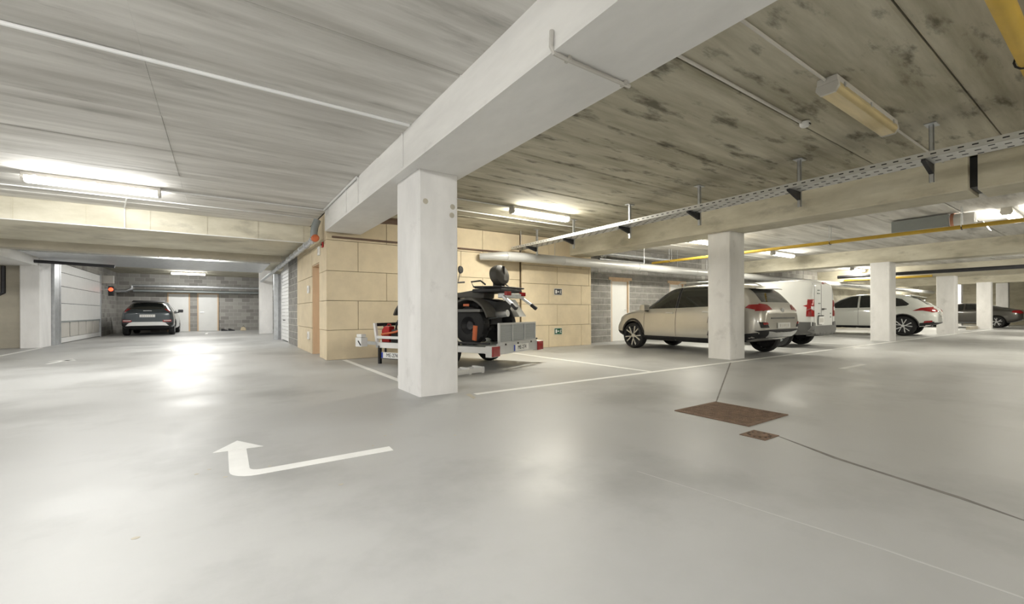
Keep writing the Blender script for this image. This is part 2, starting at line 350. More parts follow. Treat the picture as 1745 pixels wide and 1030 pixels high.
# ------------------------------------------------------------------ floor markings and drain
def flat(name, polys, m, label, z=0.002, parent=floor):
    w = MB()
    for p in polys: w.prism(p, 'z', 0.0002, z)
    o = w.build(name, m, parent); o['label'] = label; return o
def strip(x0, x1, y0, y1): return [(x0, y0), (x1, y0), (x1, y1), (x0, y1)]
flat('line', [strip(2.45, 36, 4.33, 4.42)], 'line', 'long white bay line past the column feet')
flat('line', [strip(2.03, 2.12, 5.32, 9.1)], 'line', 'white bay line left of the trailer')
flat('line', [strip(5.62, 5.71, 4.42, 8.9)], 'line', 'white bay line right of the trailer')
flat('line', [strip(-4.22, -4.12, 12.0, 17.4)], 'line', 'white line along the left passage edge')
flat('line', [strip(14.9, 15.0, 4.42, 9)], 'line', 'white bay line beside the van')
flat('line', [strip(20.3, 20.4, 4.42, 9)], 'line', 'white bay line beside the white crossover')
flat('line', [strip(8.5, 9.5, 2.76, 2.86)], 'line', 'short white dash on the right lane')
flat('line', [strip(-0.6, -.5, 24.2, 26)], 'line', 'short white line beside the dark crossover')
arc = []
for k in range(7):
    t = math.pi + (math.pi / 2) * k / 6; arc.append((.185 + .145 * math.cos(t), 3.075 + .145 * math.sin(t)))
arci = []
for k in range(5):
    t = math.pi * 1.5 - (math.pi / 2) * k / 4; arci.append((.205 + .06 * math.cos(t), 3.085 + .06 * math.sin(t)))
shaft = [(.04, 3.545)] + arc + [(.985, 2.915), (.99, 3.015)] + [(.25, 3.022)] + arci + [(.148, 3.535)]
flat('arrow', [shaft, [(-.05, 3.56), (.25, 3.535), (.10, 3.80)]], 'line', 'white bent arrow painted on the near floor')
flat('arrow', [[(-2.76, 11.75), (-2.70, 11.75), (-2.52, 12.5), (-2.64, 12.5)], [(-2.85, 12.3), (-2.45, 12.3), (-2.58, 12.7)]], 'line', 'small white arrow at the passage mouth')
flat('crack', [[(4.30, 2.53), (4.312, 2.52), (8.03, 4.40), (8.01, 4.415)]], 'crackd', 'dark floor joint from the drain to the second column', 0.0012)
flat('crack', [[(3.505, 1.56), (3.515, 1.555), (3.40, 1.31), (3.31, 1.12), (3.24, .92), (3.12, .52), (3.01, .30), (3.0, .305), (3.09, .53), (3.205, .90), (3.275, 1.13), (3.38, 1.32)]], 'crackd', 'dark crack running toward the viewer from the drain', 0.0012)
flat('crack', [[(2.05, 1.7), (2.056, 1.7), (2.19, .59), (2.2, .1), (2.19, .1), (2.18, .59)]], 'crackl', 'thin pale hairline crack', 0.001)
flat('scratch', [[(2.35, 4.42), (2.42, 4.44), (2.36, 4.20), (2.30, 4.14)]], 'conc_w', 'grey scuff at the foot of the big column', 0.001)
for (x, y, r) in ((.02, 3.0, .012), (-.12, 3.15, .012), (-.06, 3.2, .01), (1.05, 3.3, .012), (.9, 3.1, .01), (.55, 2.5, .014), (1.2, 3.6, .012), (-.3, 2.4, .016), (1.5, 3.0, .012), (.25, 3.05, .01)):
    flat('spot', [[(x + r * math.cos(t), y + r * .8 * math.sin(t)) for t in [k * math.pi / 4 for k in range(8)]]], 'conc_w', 'small dark stain spot on the floor', 0.001)
dr = tag(empty('drain_grate', (3.95, 2.18, 0)), 'square rusty brown drain grate set in the floor', 'drain')
MB().box(-.34, .34, -.34, .34, 0.0005, .002).build('pit', 'pit', dr)
fr = MB()
for a in (-1, 1): fr.box(-.35, .35, a * .335 - .015, a * .335 + .015, 0, .008); fr.box(a * .335 - .015, a * .335 + .015, -.32, .32, 0, .008)
fr.build('frame', 'rust', dr)
g = MB()
for k in range(26): g.box(-.32, .32, -.312 + k * .025 - .008, -.312 + k * .025 + .008, .001, .007)
for k in range(5): g.box(-.30 + k * .15 - .006, -.30 + k * .15 + .006, -.32, .32, .001, .0075)
g.build('grating', 'rust', dr)['kind'] = 'stuff'
dc = tag(empty('access_cover', (3.42, 1.66, 0)), 'small rusty round cover in a square plate beside the drain', 'cover')
MB().box(-.11, .11, -.095, .095, 0, .004).build('plate', 'rust', dc)
MB().lathe([(0.0, .009), (.055, .009), (.06, .004)], 20, 'z').build('lid', 'rust', dc)
rg = MB()
for k in range(12):
    t = k * math.pi / 6; rg.box(-.006, .006, -.008, .008, .003, .006, Matrix.Translation((.075 * math.cos(t), .075 * math.sin(t), 0)))
rg.build('slot_ring', 'pit', dc)['kind'] = 'stuff'

# ------------------------------------------------------------------ lamps
def lamp(x, y, z, L, label, lit=True, power=1.0, axis='x', group='ceiling batten lamps'):
    tint = (1.0, .995, .97) if x < 2 else (1.0, .955, .83)      # neutral tubes over the lane, warm ones in the bays
    o = tag(empty('batten_lamp', (x, y, z), 0 if axis == 'x' else math.pi / 2), label, 'lamp', group)
    h = L / 2
    MB().prism([(-.075, .085), (.075, .085), (.08, .03), (-.08, .03)], 'x', -h, h).build('housing', 'housing', o, .006)
    MB().prism([(-.078, .028), (.078, .028), (.085, -.01), (.055, -.055), (-.055, -.055), (-.085, -.01)], 'x', -h + .03, h - .03).build('diffuser', 'lit' if lit else 'old', o, .004)
    for s in (-1, 1): MB().prism([(-.084, .03), (.084, .03), (.089, -.012), (.057, -.06), (-.057, -.06), (-.089, -.012)], 'x', s * h - .035 * (s > 0), s * h + .035 * (s < 0)).build('end_cap', 'housing', o, .004)
    cl = [-.45, 0, .45]
    for s in cl:
        for t in (-1, 1): MB().box(s * L * .9 - .015, s * L * .9 + .015, t * .08 - .006, t * .08 + .006, .01, .05).build('clip', 'galv', o)
    if lit:
        ld = bpy.data.lights.new('tube_light', 'AREA'); ld.shape = 'RECTANGLE'; ld.size = L - .1; ld.size_y = .13; ld.energy = LAMP_W * power * .62; ld.color = tint
        lo = bpy.data.objects.new('tube_light', ld); COL.objects.link(lo); lo.parent = o; lo.location = (0, 0, -.062); ld.spread = R(175)
        # glow sideways and up: the tube also lights the slab around it
        pd = bpy.data.lights.new('tube_glow', 'AREA'); pd.shape = 'RECTANGLE'; pd.size = L - .1; pd.size_y = .07; pd.energy = LAMP_W * power * .34; pd.color = tint
        for s in (-1, 1):
            po = bpy.data.objects.new('tube_glow', pd); COL.objects.link(po); po.parent = o; po.location = (0, s * .10, -.03); po.rotation_euler = (R(72) * s, 0, 0)
    return o
ZL = 2.915
lamp(-1.58, 9.05, ZL, 1.55, 'lit tube lamp over the lane before the passage', power=1.0)
lamp(5.35, 6.82, ZL, 1.45, 'lit tube lamp above the trailer bay')
lamp(5.2, 1.55, ZL, 1.62, 'unlit lamp with a yellowed cover, nearest the viewer', lit=False)
lamp(11.3, 6.95, ZL, 1.45, 'lit tube lamp behind the column by the silver car')
lamp(16.1, 7.0, ZL, 1.45, 'lit tube lamp under the yellow pipe, above the van', power=.8)
lamp(25.0, 7.6, ZL, 1.45, 'lit tube lamp far off above the white crossover')
lamp(13.6, 1.52, ZL, 1.45, 'lit tube lamp beside the ceiling fan', power=.75)
lamp(-1.29, 26.4, 2.915, 1.4, 'lit tube lamp deep in the passage, above the dark crossover', power=.8)
lamp(-.7, 15.0, 2.535, 1.4, 'lit tube lamp tucked behind the brown cross beam', power=.8)
for i, (x, y, p) in enumerate(((-1.6, 1.2, 1.05), (-1.6, -4.5, 1.7), (5.2, -3.8, 1.2), (13.6, -3.8, 1.0), (23, 1.5, 1.0), (22.5, -3.8, 1.0), (31, 7.0, 1.0), (31, 1.5, 1.0), (39, 7.5, 1.6), (-6.5, 9.05, 1.2), (-6.5, 1.2, 2.2), (-.6, 20.3, .9))):  # unseen battens added to even out the light on floor, beam and ceiling
    lamp(x, y, ZL, 1.5, 'unseen tube lamp added to the ceiling outside the picture', power=p, group='added ceiling lamps out of view')

# ------------------------------------------------------------------ pipes, conduits, tray
def pipe(name, pts, r, m, label, cat='pipe', n=12, group=None):
    return tag(MB().tube(pts, r, n).build(name, m, None, 0, True), label, cat, group)
pipe('conduit', [(-8.9, 4.47, 2.985), (1.70, 4.47, 2.985)], .017, 'white', 'thin white conduit crossing the near left ceiling', 'conduit', 8)
cd = pipe('conduit', [(1.705, 2.06, 2.70), (1.70, 2.06, 2.60), (1.72, 2.06, 2.565), (1.80, 2.06, 2.562), (2.42, 2.06, 2.562)], .014, 'housing', 'pale conduit crossing under the big beam', 'conduit', 8)
for x in (1.84, 2.36): MB().box(x - .01, x + .01, 2.035, 2.085, 2.552, 2.59).build('saddle_clip', 'housing', cd)
pipe('conduit', [(2.44, 2.06, 2.98), (5.15, 2.06, 2.98)], .014, 'housing', 'conduit from the big beam to the round detector', 'conduit', 8)
pipe('conduit', [(2.44, 1.565, 2.98), (4.40, 1.565, 2.98)], .012, 'housing', 'conduit feeding the unlit lamp from the beam', 'conduit', 8)
pipe('conduit', [(6.0, 1.545, 2.98), (8.16, 1.53, 2.98)], .012, 'housing', 'conduit from the unlit lamp to the second beam', 'conduit', 8)
pipe('conduit', [(-.8, 9.05, 2.98), (1.70, 9.05, 2.98)], .012, 'white', 'conduit from the lit lane lamp to the big beam', 'conduit', 8)
pipe('conduit', [(-8.5, 10.0, 2.985), (1.7, 10.0, 2.985)], .010, 'white', 'thin conduit in front of the cream cross beam', 'conduit', 8)
pipe('conduit', [(-1.35, 10.0, 2.985), (-1.52, 11.0, 2.985), (-1.52, 11.03, 2.95), (-1.52, 11.03, 2.60)], .011, 'white', 'conduit dropping down the face of the cream cross beam', 'conduit', 8)
pipe('conduit', [(1.69, 9.1, 2.985), (1.69, 6.6, 2.985)], .016, 'white', 'conduit in the corner of ceiling and big beam', 'conduit', 8)
pipe('conduit', [(2.44, 6.85, 2.98), (4.6, 6.83, 2.98)], .012, 'white', 'conduit from the big beam to the trailer bay lamp', 'conduit', 8)
pipe('conduit', [(2.44, 7.6, 2.98), (8.1, 7.6, 2.98)], .012, 'white', 'long conduit behind the trailer bay lamp', 'conduit', 8)
dt = tag(empty('smoke_detector', (5.2, 2.04, 2.955)), 'small round white detector on the conduit end', 'detector')
MB().lathe([(0, -.02), (.035, -.02), (.05, 0), (.05, .03), (.0, .03)], 18, 'z').build('body', 'white', dt, 0, True)
MB().box(-.02, .02, -.052, -.046, -.006, .006).build('slot', 'black', dt)

pipe('gas_pipe', [(12.05, 9.3, 2.6), (12.05, -5, 2.6)], .04, 'yellow', 'thin yellow gas pipe running under the ceiling beyond the second beam', n=14)
pipe('gas_pipe', [(2.45, .48, 2.83), (8.15, .48, 2.83)], .055, 'yellow', 'thick yellow gas pipe at the near ceiling edge', n=16)
MB().tube([(4.98 + .0, .48 + .068 * math.cos(t), 2.83 + .068 * math.sin(t)) for t in [k * math.pi / 6 for k in range(-3, 10)]], .007, 6).build('cable_clamp', 'black', bpy.data.objects['gas_pipe.001'])
for y in (8.6, 6.5, 4.2, 2.0, .4):
    for s in (-.06, .06): MB().tube([(12.05 + s, y, 2.6), (12.05 + s, y, 3.0)], .006, 6).build('hanger_rod', 'galv', bpy.data.objects['gas_pipe'])
    MB().tube([(12.05 - .06, y, 2.6), (12.05 - .04, y, 2.55), (12.05 + .04, y, 2.55), (12.05 + .06, y, 2.6)], .007, 6).build('hanger_loop', 'dark', bpy.data.objects['gas_pipe'])
du = tag(empty('air_duct', (0, 8.72, 2.33)), 'long round grey air duct along the back wall', 'duct')
MB().tube([(5.75, 0, -.01), (6.5, 0, 0), (43.5, 0, 0)], .118, 24).build('pipe', 'duct', du, 0, True)
MB().tube([(5.25, .38, -.01), (5.55, .12, -.01), (5.80, 0, -.005)], [.085, .10, .118], 20).build('elbow', 'duct', du, 0, True)
for k in range(8): MB().lathe([(.118, -.03), (.126, -.03), (.126, .03), (.118, .03)], 24, 'x', Matrix.Translation((7.6 + k * 3.0, 0, 0))).build('coupling', 'duct', du, 0, True)
for x in (6.2, 7.3, 9.2, 10.9, 12.6, 14.3, 16.0, 18.9, 20.5, 22.0):
    MB().tube([(x, 0, .11), (x, 0, .67)], .006, 6).build('hanger_rod', 'galv', du)
pp = pipe('silver_pipe', [(9.3, 8.95, 2.60), (9.55, 9.1, 2.72), (13.0, 9.1, 2.72)], .045, 'galv', 'silver pipe with an elbow above the air duct')
pipe('silver_pipe', [(9.8, 9.555, 2.62), (11.9, 9.555, 2.62)], .035, 'galv', 'short silver pipe tight to the block wall')
pipe('thin_pipe', [(1.86, 9.165, 2.49), (6.48, 9.165, 2.49)], .02, 'brown', 'thin brown pipe along the beige boards', n=10)
sp = pipe('soil_pipe', [(2.45, 8.2, 2.70), (2.75, 8.25, 2.74), (3.0, 8.3, 2.76), (3.4, 8.3, 2.77)], [.05, .06, .065, .065], 'brown', 'dark brown pipe bend behind the big column', n=14)
# insulated pipe of the passage with orange cap
ip = tag(empty('insulated_pipe', (1.58, 9.35, 2.46)), 'silver insulated pipe with an orange cap running down the passage', 'pipe')
MB().tube([(0, .03, 0), (0, 13.7, 0)], .06, 18).build('pipe', 'galv', ip, 0, True)
for k in range(9): MB().lathe([(.06, -.03), (.072, -.03), (.072, .03), (.06, .03)], 18, 'y', Matrix.Translation((0, .35 + k * .75, 0))).build('clamp_ring', 'galv', ip)
MB().lathe([(0, -.05), (.055, -.05), (.072, -.03), (.072, .06), (.06, .06)], 18, 'y').build('end_cap', 'orange', ip, 0, True)
MB().tube([(0, .14, .03), (0, .15, .14), (.02, .16, .26), (.07, .16, .40)], .07, 16).build('elbow', 'fan', ip, 0, True)
pipe('thin_pipe', [(1.69, 10.5, 2.57), (1.69, 13, 2.57), (1.69, 17.5, 2.57)], .018, 'white', 'thin white pipe beside the insulated passage pipe', n=8)
# cable tray
ct = tag(empty('cable_tray', (6.13, 0, 2.56)), 'long perforated steel cable tray hung from the ceiling', 'cable tray')
MB().box(0, .004, -2, 9.05, 0, .06).box(.30, .304, -2, 9.05, 0, .06).box(0, .304, -2, 9.05, -.002, .002).build('trough', 'tray', ct)
sl = MB()
for k in range(100):
    y = -1.0 + k * .1
    for q, x in enumerate((.05, .12, .19, .26)):
        if (k + q) % 2 == 0: sl.box(x - .012, x + .012, y, y + .045, -.0045, -.0022)
    sl.box(-.0025, -.0005, y, y + .045, .024, .036)
o = sl.build('slots', 'black', ct); o['kind'] = 'stuff'
for i, y in enumerate((1.30, 2.60, 4.06, 5.5, 7.07, 8.4)):
    h = MB().box(.31, .35, y - .02, y - .016, -.20, .44).box(.31, .314, y - .02, y + .02, -.20, .44).box(.31, .35, y + .016, y + .02, -.20, .44)
    hp = h.build('hanger_post', 'galv', ct)
    MB().box(.25, .41, y - .05, y + .05, .43, .438).build('head_plate', 'galv', hp)
    MB().prism([(.0, -.005), (.33, -.005), (.33, -.11), (.29, -.11), (.0, -.03)], 'y', y - .018, y + .018).build('bracket_arm', 'dark', ct)
# jet fan
jf = tag(empty('jet_fan', (12.75, 2.7, 2.85)), 'grey ceiling jet fan with copper ring and white nozzle', 'fan')
MB().box(-.2, .2, -.42, .5, -.13, .12).build('casing', 'fan', jf, .01)
MB().lathe([(.13, -.02), (.15, -.02), (.15, .03), (.13, .03), (.13, -.02)], 24, 'y', Matrix.Translation((0, -.46, 0))).build('bell_ring', 'copper', jf, 0, True)
MB().lathe([(.135, 0), (.13, -.3), (.125, -.3), (.13, 0)], 24, 'y', Matrix.Translation((0, -.48, 0))).build('nozzle', 'white', jf, 0, True)
MB().prism([(-.9, -.10), (-.78, -.10), (-.98, -.28)], 'x', -.14, .14).build('deflector', 'white', jf)
pipe('dark_pipe', [(25.0, 8.4, 2.62), (25.0, -2, 2.62)], .08, 'dark', 'dark pipe under the far beam', n=10)
pipe('gas_pipe', [(25.85, 8.4, 2.5), (25.85, 5.2, 2.5)], .05, 'yellow', 'short yellow pipe on the far beam', n=10)

# ------------------------------------------------------------------ wall fittings
ab = tag(empty('alarm_button', (1.755, 9.5, 2.36)), 'small red alarm call point on the beige corner', 'alarm')
MB().box(-.03, 0, -.05, .05, -.055, .055).build('case', 'red', ab, .006); MB().lathe([(0, -.04), (.018, -.04), (.02, -.028)], 12, 'x').build('button', 'black', ab)
for i, (y, z, lb) in enumerate(((11.25, 1.52, 'white switch box beside the wood door, at eye height'), (11.25, .42, 'white socket box beside the wood door, near the floor'), (9.9, 2.28, 'white box above the wood door corner'))):
    sb = tag(empty('switch_box', (1.76, y, z)), lb, 'switch')
    MB().box(-.035, 0, -.07, .07, -.09, .09).build('case', 'white', sb, .006); MB().box(-.042, -.035, -.03, .03, -.04, .04).build('rocker', 'housing', sb)
def sign(x, z, m, lb):
    s = tag(empty('exit_sign', (x, 9.095, z)), lb, 'sign')
    MB().box(-.14, .14, -.008, 0, -.09, .09).build('plate', 'plate', s); MB().box(-.13, .13, -.0095, -.007, -.08, .08).build('field', m, s)
    MB().box(-.10, -.045, -.011, -.009, -.05, .05).build('door_symbol', 'plate', s)
    MB().prism([(-.03, .012), (.005, .012), (.005, .03), (.035, 0), (.005, -.03), (.005, -.012), (-.03, -.012)], 'y', -.011, -.009).build('arrow', 'plate', s)
    g = MB()
    for a, b in (((.06, -.045), (.08, -.01)), ((.08, -.01), (.105, -.045)), ((.08, -.01), (.085, .03)), ((.06, .015), (.11, .02))): g.bar((a[0], -.010, a[1]), (b[0], -.010, b[1]), .002, .014)
    g.lathe([(0, -.001), (.011, -.001), (.011, .001)], 10, 'y', Matrix.Translation((.092, -.010, .045)))
    g.build('running_figure', 'plate', s)
sign(7.72, 1.52, 'ink', 'dark exit sign high on the beige wall'); sign(7.72, .43, 'green', 'green exit sign low on the beige wall')
# passage fittings
rd = tag(empty('roller_door', (-4.26, 22.2, 0)), 'white sectional garage door with a ribbed lower section', 'garage door')
for k, (a, b) in enumerate(((.72, 1.3), (1.3, 1.85), (1.85, 2.3), (2.3, 2.6))): MB().box(-.03, .02, -2.7, 2.75, a + .008, b - .008).build('door_section', 'white', rd, .004)
MB().box(-.03, .02, -2.7, 2.75, .02, .18).build('bottom_section', 'white', rd, .004)
for k in range(5): MB().box(-.03, .01, -2.62 + k * 1.08, -1.66 + k * 1.08, .19, .70).build('lower_panel', 'housing', rd, .01)
MB().box(-.02, .03, -2.7, 2.75, .68, .73).build('rail', 'fan', rd)
for s in (-2.82, 2.80): MB().box(-.06, .05, s - .06, s + .06, 0, 2.64).build('side_track', 'galv', rd)
B('garage_post', 'galv', -4.27, -4.17, 18.6, 19.1, 0, 2.6); tag(bpy.data.objects['garage_post'], 'galvanised panel post left of the sectional door', 'post')
sd = tag(empty('slatted_door', (1.83, 16.36, 0)), 'white slatted garage door on the passage side', 'garage door')
for k in range(20): MB().box(-.02, .02, -.93, .93, .04 + k * .118, .04 + k * .118 + .108).build('slat', 'white', sd, .006)
MB().box(-.03, .06, -1.03, -.95, 0, 2.43).box(-.03, .06, .95, 1.03, 0, 2.43).box(-.03, .06, -.95, .95, 2.40, 2.43).build('frame', 'white', sd)
MB().tube([(-.02, -.1, .72), (-.07, -.1, .72), (-.07, .06, .72)], .014, 6).build('handle', 'black', sd)
for i, (x0, x1, y0, y1) in enumerate(((1.60, 1.73, 17.6, 17.9), (1.74, 1.95, 17.7, 18.1))):
    tag(B('garage_post', 'galv', x0, x1, y0, y1, 0, 2.38), ('galvanised post just past the slatted door', 'galvanised channel behind the post by the slatted door')[i], 'post')
tag(B('concrete_pier', 'column', 1.52, 2.05, 23.2, 23.8, 0, 2.99), 'pale concrete pier deep in the passage', 'pier')
for i, (z, y) in enumerate(((2.35, 27.9), (2.12, 28.3))):
    pipe('service_pipe', [(-3.6, y, z), (2.5, y, z)], .07, 'galv' if i == 0 else 'fan', ('upper silver pipe across the passage end', 'lower grey pipe across the passage end')[i])
pipe('service_pipe', [(-4.2, 27.9, 2.05), (-3.8, 27.9, 2.07), (-3.6, 27.9, 2.2), (-3.6, 27.9, 2.35)], .07, 'galv', 'bent silver pipe above the dark crossover')
dp = pipe('dark_pipe', [(-4.4, 17.2, 2.42), (-2.6, 17.2, 2.36)], .045, 'dark', 'short dark pipe below the beam stub')
tag(B('galvanised_duct', 'galv', -4.1, 1.3, 15.5, 18.9, 2.50, 2.60, None, .01), 'wide flat galvanised duct under the passage soffit', 'duct')
sg = tag(empty('signal_lamp', (-3.95, 25.3, 2.02)), 'red signal lamp beside the sectional door', 'signal')
MB().box(-.09, .09, 0, .12, -.28, .14).build('case', 'black', sg, .01); MB().box(-.34, -.08, .04, .08, -.02, .02).build('wall_arm', 'galv', sg); MB().lathe([(0, -.05), (.06, -.04), (.08, 0)], 18, 'y').build('lens', 'redlit', sg, 0, True)
tag(B('control_box', 'housing', -4.28, -3.85, 25.2, 25.45, 2.28, 2.62, None, .02), 'grey control box over the red signal lamp', 'box')
tag(MB().tube([(-5.0, 17.83, 2.3), (-5.0, 17.83, 1.55), (-5.15, 17.8, 1.45), (-5.28, 17.8, 1.45)], .05, 10).build('wall_pipe', 'dark', None, 0, True), 'dark pipe bend on the recessed wall by the column', 'pipe')
for i, x in enumerate((.18, .5)):
    s = tag(empty('shoe', (x, 28.3, 0)), ('dark shoe on the floor nearest the white door', 'dark shoe on the floor farther from the white door')[i], 'shoe', 'shoes by the passage end')
    MB().prism([(-.15, 0), (.15, 0), (.15, .05), (.05, .07), (-.06, .12), (-.15, .12)], 'y', -.05, .05).build('upper', 'black', s, .01); MB().box(-.155, .155, -.055, .055, 0, .02).build('sole', 'rubber', s)
bg = tag(empty('small_bag', (1.05, 28.3, 0)), 'small tan bag on the floor by the end wall', 'bag')
MB().prism([(-.14, 0), (.14, 0), (.11, .16), (0, .22), (-.10, .17)], 'y', -.08, .08).build('body', 'beige', bg, .02)
MB().tube([(-.06, 0, .18), (0, 0, .27), (.06, 0, .19)], .01, 6).build('handle', 'black', bg)

# ------------------------------------------------------------------ cars
def interp(keys, x):
    if x <= keys[0][0]: return keys[0][1]
    for (a, p), (b, q) in zip(keys, keys[1:]):
        if x <= b: return p + (q - p) * (x - a) / (b - a)
    return keys[-1][1]
def evaluated(o):
    dg = bpy.context.evaluated_depsgraph_get(); return bpy.data.meshes.new_from_object(o.evaluated_get(dg))
def arc2(t0, t1, r, n, c): return [(c[0] + r * math.cos(t0 + (t1 - t0) * k / n), c[1] + r * math.sin(t0 + (t1 - t0) * k / n)) for k in range(n + 1)]
class Car:
    def __init__(s, loc, rz, label, prof, paint, axles, wr, track, group='parked cars', arch=1.16, name='car', cat='car'):
        s.root = tag(empty(name, loc, rz), label, cat, group); s.p = prof; s.axles = axles; s.wr = wr; s.track = track
        xs = prof['xs']; rings = []
        for x in xs:
            zb, hw, zt, hwt, zl, hwl = (interp(prof[k], x) for k in ('zb', 'hw', 'top', 'hwt', 'belt', 'hwb'))
            zl = min(zl, zt - .02); h = zl - zb
            half = [(0, zb), (hw * .80, zb), (hw * .965, zb + .05), (hw, zb + h * .30), (hw * 1.0, zb + h * .62), (hwl * 1.004, zl - min(.05, h * .12)), (hwl * .985, zl),
                    (hwl + (hwt - hwl) * .5, zl + (zt - zl) * .52), (hwt, zt - min(.07, (zt - zl) * .25)), (hwt * .82, zt - min(.018, (zt - zl) * .06)), (0, zt)]
            rings.append([Vector((x, y, z)) for (y, z) in half] + [Vector((x, -y, z)) for (y, z) in reversed(half[1:-1])])
        n = len(rings[0]); w = MB(); fs = []
        for i in range(len(rings) - 1):
            for k in range(n): fs.append((i * n + k, i * n + (k + 1) % n, (i + 1) * n + (k + 1) % n, (i + 1) * n + k))
        nh = n // 2
        for base in (0, (len(rings) - 1) * n):      # caps as quad ladders so they stay smooth
            for k in range(nh):
                a, b, c, d_ = k, k + 1, (n - k - 1) % n, (n - k) % n
                fs.append(tuple(base + q for q in dict.fromkeys((a, b, c, d_))))
        w.add([v for g in rings for v in g], fs)
        o = w.build('body', paint, s.root, 0, True)
        md = o.modifiers.new('s', 'SUBSURF'); md.levels = 2; md.render_levels = 2
        bpy.context.view_layer.update()
        sm = evaluated(o); o.modifiers.clear()
        bm = bmesh.new(); bm.from_mesh(sm); s.bvh = BVHTree.FromBMesh(bm); bm.free()
        o.data = sm
        cut = MB()
        for ax in axles:
            for sg in (-1, 1):
                a, b = sg * (track / 2 - .16), sg * (track / 2 + .5)
                cut.prism(arc2(0, 2 * math.pi * 23 / 24, wr * arch, 23, (ax, wr)), 'y', min(a, b), max(a, b))
        c = cut.build('cutter', 'black', s.root)
        bo = o.modifiers.new('b', 'BOOLEAN'); bo.operation = 'DIFFERENCE'; bo.object = c; bo.solver = 'EXACT'
        bpy.context.view_layer.update()
        me = evaluated(o); o.modifiers.clear(); o.data = me; bpy.data.objects.remove(c)
        me.materials.clear(); me.materials.append(MT[paint]); me.materials.append(MT['black'])
        for p in me.polygons:
            ctr = p.center; p.material_index = 0; p.use_smooth = True
            for ax in axles:
                if (Vector((ctr.x, ctr.z)) - Vector((ax, wr))).length < wr * arch * 1.004 and abs(ctr.y) < track / 2 + .5: 
                    nr = p.normal
                    if abs(nr.y) > .95 and abs(ctr.y) < track / 2 - .1 or abs(nr.y) < .25: p.material_index = 1
        me.set_sharp_from_angle(angle=R(35)); s.body = o
    def panel(s, name, outline, view, m, off=.006, parent=None, cell=.09, side=1, label=None, skirt=.02, deep=.22):
        kx = getattr(s, 'kx', 1.0) if view == 'side' else 1.0
        pts = [Vector((p[0] * kx, p[1])) for p in outline]
        bm = bmesh.new(); f = bm.faces.new([bm.verts.new((p.x, p.y, 0)) for p in pts])
        bmesh.ops.triangulate(bm, faces=[f])
        for _ in range(5):
            es = [e for e in bm.edges if e.calc_length() > cell]
            if not es: break
            bmesh.ops.subdivide_edges(bm, edges=es, cuts=1, use_grid_fill=False); bmesh.ops.triangulate(bm, faces=bm.faces[:])
        nrm = {}
        for v in bm.verts:
            if view == 'side': o, d_ = Vector((v.co.x, side * 3, v.co.y)), Vector((0, -side, 0))
            elif view == 'rear': o, d_ = Vector((-6, v.co.x, v.co.y)), Vector((1, 0, 0))
            elif view == 'front': o, d_ = Vector((6, v.co.x, v.co.y)), Vector((-1, 0, 0))
            else: o, d_ = Vector((v.co.x, v.co.y, 5)), Vector((0, 0, -1))
            h, n_, i, di = s.bvh.ray_cast(o, d_)
            if 'window' in name or 'screen' in name: deep = .9
            xe = s.p['xs'][0] if view == 'rear' else s.p['xs'][-1]
            if view in ('rear', 'front') and (h is None or abs(h.x - xe) > deep):
                h, n_, i, di = s.bvh.find_nearest(Vector((xe, v.co.x, v.co.y)))
            elif h is None: h, n_, i, di = s.bvh.find_nearest(o + d_ * 2.1)
            if n_.dot(d_) > 0: n_ = -n_
            v.co = h + n_ * off; nrm[v] = n_
        be = [e for e in bm.edges if e.is_boundary]
        vm = {v: n_ for v, n_ in nrm.items()}
        ex = bmesh.ops.extrude_edge_only(bm, edges=be)
        for v in [g for g in ex['geom'] if isinstance(g, bmesh.types.BMVert)]:
            near = min(vm, key=lambda q: (q.co - v.co).length_squared); v.co = v.co - vm[near] * (off + skirt)
        bmesh.ops.recalc_face_normals(bm, faces=bm.faces[:])
        me = bpy.data.meshes.new(name); bm.to_mesh(me); bm.free(); me.materials.append(MT[m])
        me.polygons.foreach_set('use_smooth', [True] * len(me.polygons)); me.set_sharp_from_angle(angle=R(45))
        o = link(name, me, parent or s.root)
        if label: o['label'] = label
        return o
    def both(s, name, outline, m, **k):
        return [s.panel(name, outline, 'side', m, side=sd_, **k) for sd_ in (1, -1)]
    def mirror_rear(s, name, outline, m, **k):
        s.panel(name, outline, 'rear', m, **k); s.panel(name, [(-a, b) for a, b in outline], 'rear', m, **k)
    def wheels(s, style='five', rimmat='alu', rr=.66):
        r = s.wr; w = .22
        ty = MB().lathe([(r * rr, -w / 2 + .02), (r * .90, -w / 2), (r * .975, -w / 2 + .025), (r, -w / 2 + .06), (r, w / 2 - .06), (r * .975, w / 2 - .025), (r * .90, w / 2), (r * rr, w / 2 - .02), (r * rr, -w / 2 + .02)], 36)
        rim = MB().lathe([(r * rr, .09), (r * rr * .95, .10), (r * rr * .92, .075), (r * rr * .90, .02), (.0, .015)], 32)
        sp = MB(); n = {'five': 5, 'six': 6, 'steel': 8}[style]
        for k in range(n):
            M = Matrix.Rotation(2 * math.pi * k / n, 4, 'Y')
            a = r * rr
            if style == 'five':
                for q in (-1, 1): sp.prism([(.028 * q - .012, a * .12), (.028 * q + .012, a * .12), (q * .08 + .017, a * .96), (q * .08 - .017, a * .96)], 'y', .06, .098, M @ Matrix.Rotation(q * .06, 4, 'Y'))
            else: sp.prism([(-.035, a * .1), (.035, a * .1), (.055, a * .93), (-.055, a * .93)], 'y', .05, .085, M)
        sp.lathe([(.0, .09), (.055, .088), (.062, .05)], 16)
        t0 = None
